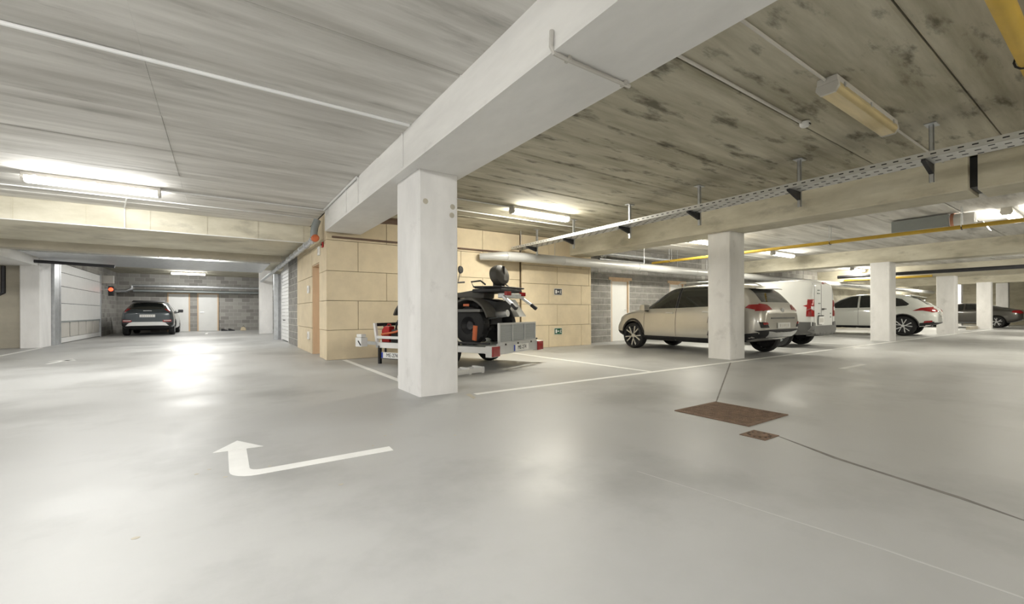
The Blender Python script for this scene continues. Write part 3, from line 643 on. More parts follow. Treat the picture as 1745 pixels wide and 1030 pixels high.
        for ax in s.axles:
            for sg in (1, -1):
                if t0 is None:
                    t = ty.build('wheel', 'rubber', s.root, 0, True); b = rim.build('rim', 'dark', t, 0, True); c = sp.build('spokes', rimmat, t, .003); t0 = (t, b, c)
                else:
                    t = t0[0].copy(); COL.objects.link(t); t.parent = s.root
                    for q in t0[1:]:
                        z = q.copy(); COL.objects.link(z); z.parent = t
                t.location = (ax, sg * (s.track / 2 - .02), r); t.rotation_euler = (0, random.uniform(0, 1), 0 if sg > 0 else math.pi)
    def plate(s, x, z, w=.52, h=.115, y=0.0, tilt=0, marks=True):
        M = Matrix.Translation((x, y, z)) @ Matrix.Rotation(tilt, 4, 'Y')
        p = MB().box(-.008, .008, -w / 2, w / 2, -h / 2, h / 2, M).build('number_plate', 'plate', s.root, .002)
        g = MB()
        for k in range(6): g.box(-.0105, -.0078, w * (-.36 + k * .13), w * (-.36 + k * .13 + .07), -h * .28, h * .28, M)
        g.build('plate_marks', 'housing', p)
        return p
    def mirror(s, x, z, y, m, cap='black'):
        for sg in (1, -1):
            o = MB().prism([(-.07, -.07), (.08, -.06), (.10, .02), (.05, .08), (-.06, .08)], 'y', -.10, .10).build('mirror', m, s.root, .025, True); o.location = (x, sg * (y + .10), z)
            MB().box(-.02, .06, -.16, -.06, -.09, -.04).build('mirror_arm', cap, o).rotation_euler = (0, 0, 0 if sg > 0 else math.pi)
    def handle(s, x, z, m='alu'):
        for sg in (1, -1):
            h, n_, i, di = s.bvh.ray_cast(Vector((x, sg * 3, z)), Vector((0, -sg, 0)))
            if h: MB().bar((x - .10, h.y + sg * .022, z - .005), (x + .10, h.y + sg * .022, z + .005), .02, .028).build('door_handle', m, s.root, .006)
    def seam(s, pts, view='side', w=.008, m='black'):
        for a, b in zip(pts, pts[1:]):
            a = Vector(a); b = Vector(b); d_ = (b - a).normalized(); n_ = Vector((-d_.y, d_.x)) * w / 2
            out = [a + n_, b + n_, b - n_, a - n_]
            if view == 'side': s.both('door_gap', out, m, off=.004, cell=.1, skirt=.006)
            else: s.panel('door_gap', out, view, m, off=.004, cell=.1, skirt=.006)

def heading(dx, dy): return math.atan2(dy, dx)
# --- silver crossover, tail toward the lane
P = dict(xs=[-2.33, -2.31, -2.22, -2.08, -1.9, -1.6, -1.2, -.6, 0, .3, .62, .95, 1.2, 1.6, 1.95, 2.18, 2.29, 2.33],
  zb=[(-2.33, .52), (-2.25, .42), (-1.9, .30), (-1, .23), (1.2, .23), (2.0, .28), (2.33, .42)],
  hw=[(-2.33, .66), (-2.29, .78), (-2.15, .86), (-1.6, .91), (1.5, .91), (2.0, .85), (2.25, .70), (2.33, .55)],
  top=[(-2.33, .92), (-2.30, 1.02), (-2.22, 1.12), (-2.08, 1.28), (-1.88, 1.50), (-1.5, 1.575), (-.8, 1.62), (-.1, 1.62), (.3, 1.57), (.62, 1.42), (1.15, 1.09), (1.3, 1.05), (1.9, .97), (2.18, .86), (2.33, .68)],
  belt=[(-2.33, .84), (-2.25, .97), (-2.0, 1.04), (-.5, 1.0), (1.1, .97), (1.9, .88), (2.2, .76), (2.33, .60)],
  hwt=[(-2.33, .62), (-2.1, .60), (-1.8, .60), (0, .62), (.6, .60), (1.2, .66), (1.9, .66), (2.33, .45)],
  hwb=[(-2.33, .66), (-2.2, .80), (-1.8, .86), (0, .88), (1.2, .86), (2.0, .78), (2.33, .52)])
KS = .875
P = {k: ([x * KS for x in v] if k == 'xs' else [(x * KS, y) for x, y in v]) for k, v in P.items()}
a = R(-1.0); fd = Vector((-math.sin(a), math.cos(a), 0)); ld = Vector((-fd.y, fd.x, 0))
ctr = Vector((9.12, 7.60, 0)) - fd * 1.26 - ld * .80
car = Car(ctr, heading(fd.x, fd.y), 'silver crossover car behind the second column', P, 'silver', (1.26, -1.26), .335, 1.62)
car.kx = KS
car.wheels('five', 'alu', .76)
car.both('side_window', [(.98, 1.03), (.55, 1.36), (.20, 1.50), (-.02, 1.53), (-.02, 1.045)], 'glass')
car.both('side_window', [(-.10, 1.045), (-.10, 1.53), (-.75, 1.525), (-.98, 1.50), (-1.02, 1.07)], 'glass')
car.both('quarter_window', [(-1.10, 1.08), (-1.08, 1.50), (-1.45, 1.44), (-1.78, 1.22), (-1.72, 1.14)], 'glass')
car.both('pillar_trim', [(-.03, 1.045), (-.03, 1.53), (-.09, 1.53), (-.09, 1.045)], 'black')
car.panel('rear_window', [(-.58, 1.15), (.58, 1.15), (.52, 1.46), (-.52, 1.46)], 'rear', 'glass')
car.panel('windscreen', [(-.66, 1.13), (.66, 1.13), (.54, 1.52), (-.54, 1.52)], 'front', 'glass')
MB().prism([(-1.35, 1.55), (-1.76, 1.465), (-1.77, 1.435), (-1.4, 1.47)], 'y', -.56, .56).build('roof_spoiler', 'silver', car.root, .01, True)
for s_ in (1, -1): car.panel('tail_light', [(s_ * .42, .99), (s_ * .80, .96), (s_ * .82, 1.03), (s_ * .74, 1.12), (s_ * .50, 1.09)], 'rear', 'redlens', off=.014)
car.both('tail_light', [(-2.27, .96), (-1.92, 1.03), (-1.98, 1.09), (-2.24, 1.10)], 'redlens', off=.014)
for s_ in (1, -1): car.panel('head_light', [(s_ * .45, .78), (s_ * .72, .80), (s_ * .70, .90), (s_ * .48, .86)], 'front', 'clearlens', off=.01)
car.panel('rear_bumper', [(-.84, .40), (.84, .40), (.84, .56), (.60, .58), (-.60, .58), (-.84, .56)], 'rear', 'black', off=.012)
car.panel('skid_plate', [(-.55, .43), (.55, .43), (.60, .55), (.3, .52), (-.3, .52), (-.60, .55)], 'rear', 'alu', off=.024)
car.panel('tailgate_step', [(-.5, .80), (.5, .80), (.5, .83), (-.5, .83)], 'rear', 'plastic', off=.012)
for s_ in (1, -1): car.panel('fog_light', [(s_ * .58, .62), (s_ * .78, .62), (s_ * .80, .74), (s_ * .66, .73)], 'rear', 'black', off=.012); car.panel('reflector', [(s_ * .62, .69), (s_ * .74, .68), (s_ * .75, .72), (s_ * .66, .73)], 'rear', 'redlens', off=.02)
car.plate(-2.055, .66)
MB().lathe([(0, -.008), (.05, -.006), (.055, .01)], 16, 'x', Matrix.Translation((-2.028, 0, .98))).build('badge', 'alu', car.root)
car.both('sill_cladding', [(-1.06, .25), (1.06, .25), (1.06, .36), (-1.06, .36)], 'black', off=.012)
car.both('front_cladding', [(1.86, .30), (2.2, .36), (2.2, .46), (1.86, .44)], 'black', off=.012)
car.both('rear_cladding', [(-1.87, .34), (-2.2, .42), (-2.2, .52), (-1.87, .48)], 'black', off=.012)
for ax in (1.26, -1.26): car.both('arch_trim', arc2(R(12), R(168), .40, 12, (ax / KS, .335)) + arc2(R(168), R(12), .455, 12, (ax / KS, .335)), 'black', off=.010, cell=.2)
car.seam([(1.02, .98), (1.0, .42)]); car.seam([(-.06, 1.03), (-.06, .38)]); car.seam([(-1.05, 1.05), (-1.0, .7)])
car.handle(.12, .93); car.handle(-.85, .95); car.mirror(.80, 1.06, .86, 'silver')
for s_ in (1, -1): MB().tube([(.1, s_ * .58, 1.60), (0, s_ * .59, 1.655), (-1.15, s_ * .58, 1.625), (-1.3, s_ * .57, 1.56)], .014, 8).build('roof_rail', 'alu', car.root, 0, True)
# --- white panel van
P = dict(xs=[-2.15, -2.145, -2.11, -2.0, -1.8, -1.5, -1, -.4, .1, .45, .8, 1.1, 1.3, 1.6, 1.95, 2.14, 2.2],
  zb=[(-2.15, .36), (-1, .26), (1.2, .26), (2.2, .34)],
  hw=[(-2.15, .85), (-2.11, .885), (-1.5, .905), (1.3, .905), (1.9, .84), (2.2, .60)],
  top=[(-2.15, 1.66), (-2.13, 1.72), (-2.05, 1.78), (-1.8, 1.80), (.1, 1.81), (.45, 1.74), (.8, 1.5), (1.3, 1.16), (1.4, 1.12), (1.9, 1.0), (2.12, .85), (2.2, .7)],
  belt=[(-2.15, 1.05), (.5, 1.05), (1.3, 1.05), (1.9, .92), (2.2, .6)],
  hwt=[(-2.15, .70), (-1.9, .74), (0, .74), (.8, .66), (1.3, .74), (1.9, .7), (2.2, .5)],
  hwb=[(-2.15, .84), (-2.1, .87), (0, .89), (1.3, .87), (1.9, .8), (2.2, .56)])
a = R(3); fd = Vector((-math.sin(a), math.cos(a), 0)); ld = Vector((-fd.y, fd.x, 0))
ctr = Vector((12.45, 5.52, 0)) + fd * 1.36 - ld * .76
van = Car(ctr, heading(fd.x, fd.y), 'white panel van parked beyond the silver car', P, 'vanw', (1.36, -1.36), .325, 1.56, name='van', cat='van')
van.wheels('steel', 'fan', .62)
van.both('side_window', [(.95, 1.10), (.62, 1.50), (.25, 1.60), (.05, 1.60), (.05, 1.10)], 'glass')
van.panel('windscreen', [(-.72, 1.2), (.72, 1.2), (.62, 1.68), (-.62, 1.68)], 'front', 'glass')
for s_ in (1, -1):
    van.panel('tail_light', [(s_ * .70, .82), (s_ * .90, .82), (s_ * .90, 1.26), (s_ * .71, 1.26)], 'rear', 'redlens', off=.016)
    van.panel('indicator', [(s_ * .72, .98), (s_ * .87, .98), (s_ * .87, 1.08), (s_ * .72, 1.08)], 'rear', 'clearlens', off=.022)
    van.panel('rear_corner', [(s_ * .66, .40), (s_ * .82, .42), (s_ * .82, .68), (s_ * .66, .66)], 'rear', 'plastic', off=.03)
van.both('tail_light', [(-2.14, .82), (-2.04, .82), (-2.05, 1.26), (-2.14, 1.26)], 'redlens', off=.012)
van.both('rear_corner', [(-1.74, .36), (-2.13, .40), (-2.13, .68), (-1.78, .68)], 'plastic', off=.02)
van.panel('rear_bumper', [(-.86, .36), (.86, .36), (.86, .58), (-.86, .58)], 'rear', 'plastic', off=.05)
van.seam([(.18, .60), (.18, 1.72)], 'rear'); van.seam([(-.69, .60), (-.66, 1.66)], 'rear'); van.seam([(.69, .60), (.66, 1.66)], 'rear')
van.seam([(-.02, 1.7), (-.02, .4)]); van.seam([(1.02, 1.0), (1.02, .45)])
van.both('door_rail', [(-1.7, 1.02), (-.2, 1.02), (-.2, 1.035), (-1.7, 1.035)], 'plastic', off=.006)
van.plate(-2.19, .72, .34, .20, .30); 
MB().box(-2.205, -2.16, .10, .16, 1.0, 1.03).box(-2.205, -2.16, -.04, .10, 1.005, 1.025).build('door_handle', 'black', van.root)
MB().box(-2.18, -2.14, -.10, .10, 1.695, 1.715).build('brake_light', 'redlens', van.root)
g = MB()
for (y, z, w_) in ((.42, 1.50, .05), (.34, 1.50, .04), (.44, 1.42, .06), (.34, 1.42, .03), (.36, 1.16, .05), (.29, 1.16, .04), (.36, .90, .11), (-.5, .90, .05), (-.5, .80, .05)): g.box(-2.168, -2.150, y - w_ / 2, y + w_ / 2, z - .013, z + .013)
g.build('lettering_marks', 'fan', van.root)
for k in (-.09, .09): MB().box(-2.21, -2.16, .30 + k - .04, .30 + k + .04, .825, .85).build('plate_lamp', 'black', van.root)
van.mirror(.92, 1.12, .88, 'black'); van.handle(.2, .95, 'black')
# --- white large crossover
P = dict(xs=[-2.40, -2.38, -2.28, -2.12, -1.9, -1.6, -1.2, -.6, 0, .3, .65, 1.0, 1.25, 1.7, 2.1, 2.3, 2.4],
  zb=[(-2.4, .50), (-2.2, .40), (-1.8, .32), (-1, .27), (1.2, .27), (2.4, .4)],
  hw=[(-2.4, .70), (-2.3, .84), (-2.1, .93), (-1.5, .97), (1.5, .96), (2.1, .86), (2.4, .6)],
  top=[(-2.4, .86), (-2.38, .98), (-2.28, 1.12), (-2.12, 1.22), (-1.9, 1.42), (-1.65, 1.56), (-1.2, 1.64), (-.4, 1.69), (.1, 1.67), (.4, 1.60), (1.25, 1.14), (1.4, 1.10), (2.0, 1.0), (2.3, .84), (2.4, .68)],
  belt=[(-2.4, .80), (-2.25, 1.02), (-1.8, 1.12), (-.5, 1.06), (1.2, 1.02), (2.0, .92), (2.4, .6)],
  hwt=[(-2.4, .64), (-2.0, .60), (-1.6, .62), (0, .66), (.6, .62), (1.3, .72), (2.0, .7), (2.4, .5)],
  hwb=[(-2.4, .68), (-2.2, .84), (-1.7, .92), (0, .93), (1.3, .90), (2.0, .82), (2.4, .55)])
a = R(5); fd = Vector((-math.sin(a), math.cos(a), 0)); ld = Vector((-fd.y, fd.x, 0))
ctr = Vector((21.85, 5.22, 0)) + fd * 1.45 - ld * .84
cw = Car(ctr, heading(fd.x, fd.y), 'large white crossover car between the far columns', P, 'carw', (1.45, -1.45), .385, 1.70)
cw.wheels('five', 'alu', .70)
cw.both('side_window', [(1.05, 1.09), (.55, 1.42), (.2, 1.55), (-.05, 1.58), (-.05, 1.10)], 'glass')
cw.both('side_window', [(-.12, 1.10), (-.12, 1.585), (-.8, 1.57), (-1.02, 1.52), (-1.05, 1.12)], 'glass')
cw.both('quarter_window', [(-1.12, 1.13), (-1.10, 1.50), (-1.40, 1.42), (-1.62, 1.22), (-1.55, 1.16)], 'glass')
cw.panel('rear_window', [(-.60, 1.20), (.60, 1.20), (.50, 1.50), (-.50, 1.50)], 'rear', 'glass')
cw.panel('windscreen', [(-.7, 1.18), (.7, 1.18), (.56, 1.58), (-.56, 1.58)], 'front', 'glass')
for s_ in (1, -1): cw.panel('tail_light', [(s_ * .52, .93), (s_ * .82, .90), (s_ * .86, 1.05), (s_ * .70, 1.08)], 'rear', 'redlens', off=.014)
cw.both('tail_light', [(-2.30, .90), (-2.0, .97), (-1.72, .96), (-1.95, 1.07), (-2.26, 1.10)], 'redlens', off=.014)
cw.panel('rear_bumper', [(-.86, .36), (.86, .36), (.86, .52), (-.86, .52)], 'rear', 'black', off=.014)
cw.both('rear_bumper', [(-1.90, .34), (-2.3, .42), (-2.3, .56), (-1.92, .50)], 'black', off=.012)
cw.both('reflector', [(-2.02, .50), (-2.26, .55), (-2.25, .60), (-2.05, .58)], 'redlens', off=.016)
cw.both('sill_cladding', [(-1.0, .27), (1.0, .27), (1.0, .37), (-1.0, .37)], 'black', off=.012)
for ax in (1.45, -1.45): cw.both('arch_trim', arc2(R(5), R(175), .445, 12, (ax, .385)) + arc2(R(175), R(5), .475, 12, (ax, .385)), 'plastic', off=.008, cell=.2)
cw.plate(-2.42, .84); cw.mirror(.92, 1.14, .92, 'carw'); cw.handle(.15, .98, 'carw'); cw.handle(-.85, 1.0, 'carw'); cw.seam([(-.08, 1.08), (-.08, .40)]); cw.seam([(1.05, 1.03), (1.0, .45)])
MB().prism([(-1.55, 1.61), (-1.95, 1.50), (-1.96, 1.475), (-1.6, 1.55)], 'y', -.56, .56).build('roof_spoiler', 'carw', cw.root, .01, True)
# --- dark saloon far away
P = dict(xs=[-2.35, -2.33, -2.22, -2.0, -1.7, -1.3, -.8, -.2, .3, .7, 1.1, 1.3, 1.7, 2.1, 2.3, 2.36],
  zb=[(-2.35, .46), (-2, .30), (-1, .2), (1.2, .2), (2.36, .3)],
  hw=[(-2.35, .66), (-2.2, .82), (-1.6, .91), (1.5, .91), (2.1, .82), (2.36, .55)],
  top=[(-2.35, .86), (-2.32, .98), (-2.2, 1.03), (-1.75, 1.09), (-1.2, 1.30), (-.7, 1.40), (-.1, 1.43), (.3, 1.40), (1.15, 1.02), (1.3, .99), (2.0, .88), (2.3, .72), (2.36, .6)],
  belt=[(-2.35, .78), (-2.2, .92), (-1.5, .98), (0, .94), (1.2, .92), (2.0, .82), (2.36, .55)],
  hwt=[(-2.35, .6), (-1.75, .62), (-1.2, .54), (0, .58), (.6, .56), (1.2, .66), (2.0, .66), (2.36, .45)],
  hwb=[(-2.35, .64), (-2.2, .78), (-1.6, .87), (0, .88), (1.2, .86), (2.0, .78), (2.36, .5)])
sc_ = Car(Vector((36.6, 6.0, 0)), R(90), 'dark grey saloon car behind the farthest columns', P, 'grey', (1.4, -1.4), .33, 1.58)
sc_.wheels('five')
sc_.both('side_window', [(.98, .99), (.35, 1.31), (-.1, 1.36), (-.1, .99)], 'glass'); sc_.both('side_window', [(-.18, .99), (-.18, 1.36), (-.7, 1.32), (-1.15, 1.14), (-1.25, 1.03)], 'glass')
sc_.panel('rear_window', [(-.55, 1.10), (.55, 1.10), (.45, 1.34), (-.45, 1.34)], 'rear', 'glass')
for s_ in (1, -1): sc_.panel('tail_light', [(s_ * .42, .82), (s_ * .80, .80), (s_ * .80, .95), (s_ * .45, .96)], 'rear', 'redlens', off=.014)
sc_.both('tail_light', [(-2.26, .80), (-1.95, .86), (-2.0, .96), (-2.24, .97)], 'redlens', off=.014)
sc_.both('sill_trim', [(-1.0, .27), (1.0, .27), (1.0, .31), (-1.0, .31)], 'alu', off=.008); sc_.plate(-2.36, .74); sc_.handle(.1, .86, 'grey'); sc_.mirror(.85, 1.0, .86, 'grey')
# --- dark crossover at the passage end
P = dict(xs=[-2.18, -2.16, -2.08, -1.95, -1.75, -1.4, -1, -.4, .1, .4, .7, 1.0, 1.25, 1.6, 1.95, 2.12, 2.18],
  zb=[(-2.18, .42), (-2, .32), (-1, .2), (1.2, .2), (2.18, .32)],
  hw=[(-2.18, .74), (-2.1, .84), (-1.9, .90), (-1.4, .915), (1.4, .91), (2.0, .8), (2.18, .6)],
  top=[(-2.18, .98), (-2.15, 1.08), (-2.05, 1.16), (-1.72, 1.46), (-1.3, 1.52), (-.4, 1.55), (.1, 1.54), (.4, 1.48), (1.15, 1.06), (1.3, 1.02), (1.9, .9), (2.18, .62)],
  belt=[(-2.18, .9), (-2.05, 1.04), (-1.5, 1.05), (0, 1.0), (1.2, .96), (1.9, .84), (2.18, .55)],
  hwt=[(-2.18, .64), (-1.8, .58), (0, .6), (.6, .58), (1.2, .66), (2.18, .5)],
  hwb=[(-2.18, .76), (-2.0, .85), (0, .88), (1.2, .85), (1.9, .78), (2.18, .55)])
kc = Car(Vector((-2.62, 26.45, 0)), R(90), 'dark blue-grey crossover car at the passage end', P, 'slate', (1.36, -1.36), .335, 1.60)
kc.wheels('five')
kc.both('side_window', [(.95, 1.03), (.35, 1.40), (-.05, 1.46), (-.05, 1.04)], 'glass'); kc.both('side_window', [(-.12, 1.04), (-.12, 1.46), (-.9, 1.44), (-1.1, 1.2), (-1.05, 1.08)], 'glass')
kc.panel('rear_window', [(-.66, 1.15), (.66, 1.15), (.55, 1.44), (-.55, 1.44)], 'rear', 'glass')
for s_ in (1, -1):
    kc.panel('tail_light', [(s_ * .68, 1.08), (s_ * .80, 1.06), (s_ * .68, 1.40), (s_ * .62, 1.40)], 'rear', 'redlens', off=.012)
    kc.panel('reflector', [(s_ * .52, .60), (s_ * .80, .60), (s_ * .80, .70), (s_ * .52, .68)], 'rear', 'redlens', off=.02); kc.panel('reverse_light', [(s_ * .55, .64), (s_ * .78, .64), (s_ * .78, .67), (s_ * .55, .67)], 'rear', 'clearlens', off=.026)
kc.panel('rear_bumper', [(-.84, .34), (.84, .34), (.84, .56), (-.84, .56)], 'rear', 'black', off=.012)
kc.panel('skid_plate', [(-.72, .44), (.72, .44), (.60, .56), (.5, .60), (-.5, .60), (-.60, .56)], 'rear', 'white', off=.02)
kc.plate(-2.20, .86); MB().box(-2.19, -2.15, -.14, .14, 1.075, 1.09).build('brand_bar', 'alu', kc.root)
kc.mirror(.82, 1.08, .86, 'black'); MB().prism([(-1.55, 1.545), (-1.90, 1.475), (-1.91, 1.45), (-1.6, 1.49)], 'y', -.55, .55).build('roof_spoiler', 'black', kc.root, .01, True)

# ------------------------------------------------------------------ trailer with the quad bike
TF = Vector((-.417, .909, 0)); TA = heading(TF.x, TF.y)
# local frame: x forward, y left; origin under the tail centre
TO = Vector((3.5, 5.75, 0)) + Vector((.909, .417, 0)) * .85
tr = tag(empty('trailer', TO, TA), 'low flatbed trailer carrying the quad bike, behind the big column', 'trailer')
MB().box(.10, 2.55, -.78, .78, .36, .40).build('deck', 'fan', tr)
for s_ in (1, -1):
    MB().box(.05, 2.60, s_ * .82 - .025, s_ * .82 + .025, .30, .40).build('side_rail', 'white', tr, .005)
    MB().box(2.0, 2.60, s_ * .82 - .02, s_ * .82 + .02, .47, .52).build('upper_rail', 'white', tr, .005)
    MB().box(.05, .9, s_ * .80 - .02, s_ * .80 + .02, .44, .47).build('upper_rail', 'black', tr, .005)
    MB().bar((2.58, s_ * .82, .30), (2.66, s_ * .82, .76), .05, .05).build('front_post', 'white', tr, .005)
    MB().box(2.50, 2.55, s_ * .82 - .025, s_ * .82 + .025, .0, .34).build('leg', 'black', tr)
    w = MB().lathe([(.17, -.075), (.26, -.085), (.285, -.05), (.285, .05), (.26, .085), (.17, .075), (.17, -.075)], 28).build('wheel', 'rubber', tr, 0, True, (1.05, s_ * .66, .285))
    MB().lathe([(0, .03), (.06, .05), (.17, .06), (.17, -.05)], 24).build('rim', 'white', w, 0, True)
    MB().box(-.02, .10, s_ * .78 - .13, s_ * .78 + .07, .24, .42).build('light_holder', 'white', tr, .006)
    MB().box(-.05, -.02, s_ * .76 - .11, s_ * .76 + .09, .25, .41).build('tail_light', 'redlens', tr, .006)
MB().box(2.62, 2.66, -.80, .80, .70, .76).build('front_bar', 'black', tr)
MB().box(-.03, .03, -.64, .64, .27, .44).build('rear_beam', 'alu', tr, .005)
tg = MB().box(-.02, .02, -.62, .62, .44, .47).box(-.02, .02, -.62, .62, .75, .78)
for y in (-.605, -.21, .21, .605): tg.box(-.02, .02, y - .015, y + .015, .47, .75)
tg = tg.build('tailgate', 'alu', tr)
for k in range(3): MB().box(-.005, .005, -.59 + k * .40, -.225 + k * .41, .47, .75).build('mesh_panel', 'mesh', tg)
for y in (-.42, .05, .45): MB().box(-.035, -.02, y - .02, y + .02, .41, .44).build('latch', 'black', tg)
Mr = Matrix(((0, 0, -1, 0), (-1, 0, 0, 0), (0, 1, 0, 0), (0, 0, 0, 1)))
def nplate(parent, M, body):
    p = MB().box(-.26, .26, -.055, .055, -.004, .004, M).build('number_plate', 'plate', parent, .002)
    MB().box(-.258, -.215, -.052, .052, .003, .0055, M).build('euro_band', 'euro', p)
    text_mesh(body, .095, 'plate_text', 'ink', p, M @ Matrix.Translation((.02, 0, .0055)))
nplate(tr, Matrix.Translation((-.038, -.05, .35)) @ Mr, 'ME-274')
Ml = Matrix(((-1, 0, 0, 0), (0, 0, 1, 0), (0, 1, 0, 0), (0, 0, 0, 1)))   # readable from the left flank
nplate(tr, Matrix.Translation((2.18, .86, .17)) @ Ml, 'ME-274')
MB().box(1.7, 2.46, .80, .85, .10, .12).box(1.95, 1.97, .81, .84, .12, .32).box(2.36, 2.38, .81, .84, .12, .32).build('plate_bracket', 'black', tr)
MB().bar((2.6, .45, .33), (3.05, .30, .36), .07, .07).build('drawbar', 'white', tr)
wb = tag(empty('coupling_box', TO + Matrix.Rotation(TA, 3, 'Z') @ Vector((2.72, .99, 0)), TA), 'cream plastic box on a short arm at the trailer corner', 'box')
MB().box(-.06, .10, .0, .15, .33, .50).build('case', 'white', wb, .012); MB().box(-.04, .09, .02, .13, .505, .56).build('lid', 'white', wb, .008)
MB().bar((-.10, -.14, .38), (0, .02, .40), .06, .06).build('arm', 'galv', wb); MB().bar((.02, .152, .44), (-.05, .152, .36), .012, .02).build('strap', 'dark', wb)
jc = tag(empty('jerrycan', TO + Matrix.Rotation(TA, 3, 'Z') @ Vector((2.47, .67, .40)), TA), 'red fuel can standing at the trailer front', 'fuel can')
MB().prism([(-.10, 0), (.10, 0), (.10, .22), (.03, .30), (-.10, .30)], 'y', -.07, .07).build('body', 'red', jc, .015); MB().tube([(.06, 0, .27), (.10, 0, .31)], .025, 10).build('cap', 'black', jc)
MB().tube([(-.08, 0, .29), (-.07, 0, .335), (0, 0, .34), (.02, 0, .30)], .012, 8).build('handle', 'red', jc)
tb = tag(empty('tool_bag', TO + Matrix.Rotation(TA, 3, 'Z') @ Vector((2.16, .665, .40)), TA), 'black tool bag with arched handle on the trailer', 'bag')
MB().prism([(-.17, 0), (.17, 0), (.15, .24), (-.15, .24)], 'y', -.075, .075).build('body', 'black', tb, .02); MB().tube([(-.11, 0, .22), (-.10, 0, .34), (-.03, 0, .39), (.08, 0, .37), (.11, 0, .22)], .02, 10).build('handle', 'black', tb, 0, True)
st = tag(MB().tube([tuple(TO + Matrix.Rotation(TA, 3, 'Z') @ Vector(p)) for p in ((2.5, .80, .55), (2.35, .79, .57), (2.15, .78, .60), (1.98, .77, .66), (1.95, .76, .74), (2.08, .77, .76))], .02, 8).build('strap', 'orange', None, 0, True), 'orange lashing strap at the trailer front', 'strap')
# ramp on the floor
rp = tag(empty('loading_ramp', (2.92, 5.86, 0), R(12)), 'white loading ramp lying on the floor by the big column', 'ramp')
for y in (-.10, .10): MB().box(-.9, .52, y - .015, y + .015, .015, .085).build('side_rail', 'white', rp, .004)
for k in range(8): MB().box(-.86 + k * .19, -.83 + k * .19, -.09, .09, .06, .08).build('rung', 'white', rp)
for x in (.2, .46): MB().box(x, x + .05, -.12, .12, 0, .10).build('foot', 'white', rp, .004)

# quad bike
QX = 0.62
qb = tag(empty('quad_bike', TO + Matrix.Rotation(TA, 3, 'Z') @ Vector((QX, .0, .40)), TA), 'black quad bike with padded backrest standing on the trailer', 'quad bike')
def qwheel(x, y):
    w = MB().lathe([(.15, -.10), (.26, -.115), (.315, -.09), (.33, -.04), (.33, .04), (.315, .09), (.26, .115), (.15, .10), (.15, -.10)], 32).build('wheel', 'rubber', qb, 0, True, (x, y, .33))
    k_ = MB()
    for k in range(18):
        M = Matrix.Rotation(2 * math.pi * k / 18, 4, 'Y'); q = 1 if k % 2 else -1
        k_.box(-.022, .022, -.10 if q > 0 else .01, -.01 if q > 0 else .10, .315, .350, M)
    k_.build('tread_lugs', 'rubber', w)
    MB().lathe([(0, .04), (.07, .05), (.09, .02), (.15, .09), (.155, .10), (.155, -.09), (0, -.03)], 24).build('rim', 'dark', w, 0, True)
for x in (.05, 1.40):
    for y in (-.44, .44): qwheel(x, y)
def fender(x, y, r0):
    prof = arc2(R(165), R(20), r0, 10, (x, .36)) + arc2(R(20), R(165), r0 + .035, 10, (x, .36))
    MB().prism(prof, 'y', y - .16, y + .16).build('fender', 'seat', qb, .008, True)
for x in (.05, 1.40):
    for y in (-.42, .42): fender(x, y, .41)
MB().prism([(-.28, .52), (1.62, .45), (1.70, .62), (1.52, .84), (1.05, .90), (.62, .80), (.30, .78), (-.05, .80), (-.36, .74)], 'y', -.27, .27).build('body', 'black', qb, .04, True)
MB().prism([(-.18, .34), (1.3, .26), (1.35, .5), (-.2, .56)], 'y', -.18, .18).build('engine', 'dark', qb, .03, True)
MB().prism([(-.02, .80), (.85, .84), (.88, .93), (.55, .92), (.2, .96), (-.04, .96)], 'y', -.17, .17).build('seat', 'seat', qb, .03, True)
MB().box(-.24, .26, .43, .60, .56, .61).build('footwell_panel', 'plastic', qb, .01)
rk = MB()
for y in (-.32, -.12, .12, .32): rk.tube([(-.52, y, .98), (.02, y, 1.0)], .014, 8)
for x in (-.52, -.34, -.16, .02): rk.tube([(x, -.38, .985), (x, .38, .985)], .014, 8)
rk.tube([(-.5, .38, .985), (.05, .38, 1.0), (.10, .38, 1.09), (-.1, .38, 1.10), (-.2, .38, 1.03)], .014, 8)
rk.tube([(-.5, -.38, .985), (.05, -.38, 1.0), (.10, -.38, 1.09), (-.1, -.38, 1.10), (-.2, -.38, 1.03)], .014, 8)
rk.build('rear_rack', 'black', qb, 0, True)
MB().box(-.50, .10, -.36, .36, .90, .965).build('rear_carrier', 'black', qb, .02)
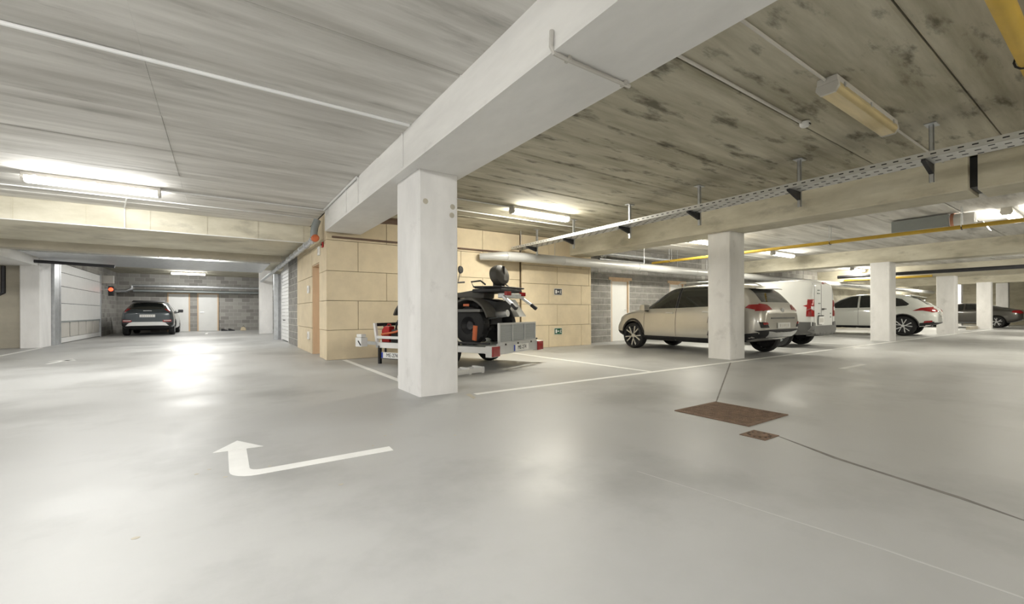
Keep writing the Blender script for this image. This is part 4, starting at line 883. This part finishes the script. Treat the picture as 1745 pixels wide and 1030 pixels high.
bk = MB(); bk.lathe([(0, -.10), (.12, -.10), (.175, -.06), (.19, 0), (.175, .06), (.12, .10), (0, .10)], 24, 'x', Matrix.Translation((-.24, 0, 1.21)) @ Matrix.Rotation(R(12), 4, 'Y') @ Matrix.Diagonal((1.1, 1.25, 1.0, 1)))
bk.build('backrest', 'seat', qb, 0, True)
MB().box(-.35, -.11, -.012, .012, 1.01, 1.37).build('backrest_strap', 'black', qb)
MB().box(-.58, -.40, -.30, .30, .80, .88).build('tail_bar', 'galv', qb, .01)
for s_ in (1, -1):
    MB().box(-.60, -.54, s_ * .25 - .07, s_ * .25 + .07, .84, .91).build('tail_light', 'redlens', qb, .01)
    MB().bar((-.50, s_ * .30, .83), (-.74, s_ * .34, .66), .05, .05).build('indicator_arm', 'alu', qb, .01)
    MB().bar((-.70, s_ * .335, .69), (-.80, s_ * .35, .61), .06, .06).build('indicator', 'black', qb, .01)
    MB().box(.0, .12, s_ * .575, s_ * .585, .66, .70).build('reflector', 'orange', qb)
MB().bar((-.44, -.1, .78), (-.66, -.1, .48), .22, .01).build('plate_holder', 'plate', qb)
MB().tube([(.2, .24, .40), (-.25, .26, .50), (-.58, .27, .54)], [.03, .06, .06], 12).build('exhaust', 'alu', qb, 0, True)
MB().tube([(1.12, 0, .85), (1.0, 0, 1.08)], .03, 8).build('steering_post', 'black', qb)
MB().tube([(.86, .42, 1.16), (.96, .2, 1.14), (1.0, 0, 1.10), (.96, -.2, 1.14), (.86, -.42, 1.16)], .016, 8).build('handlebar', 'black', qb, 0, True)
for s_ in (1, -1):
    ms = MB().tube([(.93, s_ * .3, 1.15), (.98, s_ * .42, 1.36)], .008, 6).build('mirror_stalk', 'black', qb)
    MB().lathe([(0, -.02), (.07, -.015), (.08, .01), (0, .02)], 16, 'x', Matrix.Translation((.98, s_ * .45, 1.42))).build('mirror', 'black', ms, 0, True)
MB().box(1.2, 1.75, -.36, .36, .88, .92).build('front_rack', 'black', qb, .015)
lr = tag(MB().bar(TO + Matrix.Rotation(TA, 3, 'Z') @ Vector((.35, .80, .50)), TO + Matrix.Rotation(TA, 3, 'Z') @ Vector((.33, .80, .74)), .10, .03).build('ratchet_strap', 'orange', None, .004), 'orange ratchet strap by the quad rear wheel', 'strap')
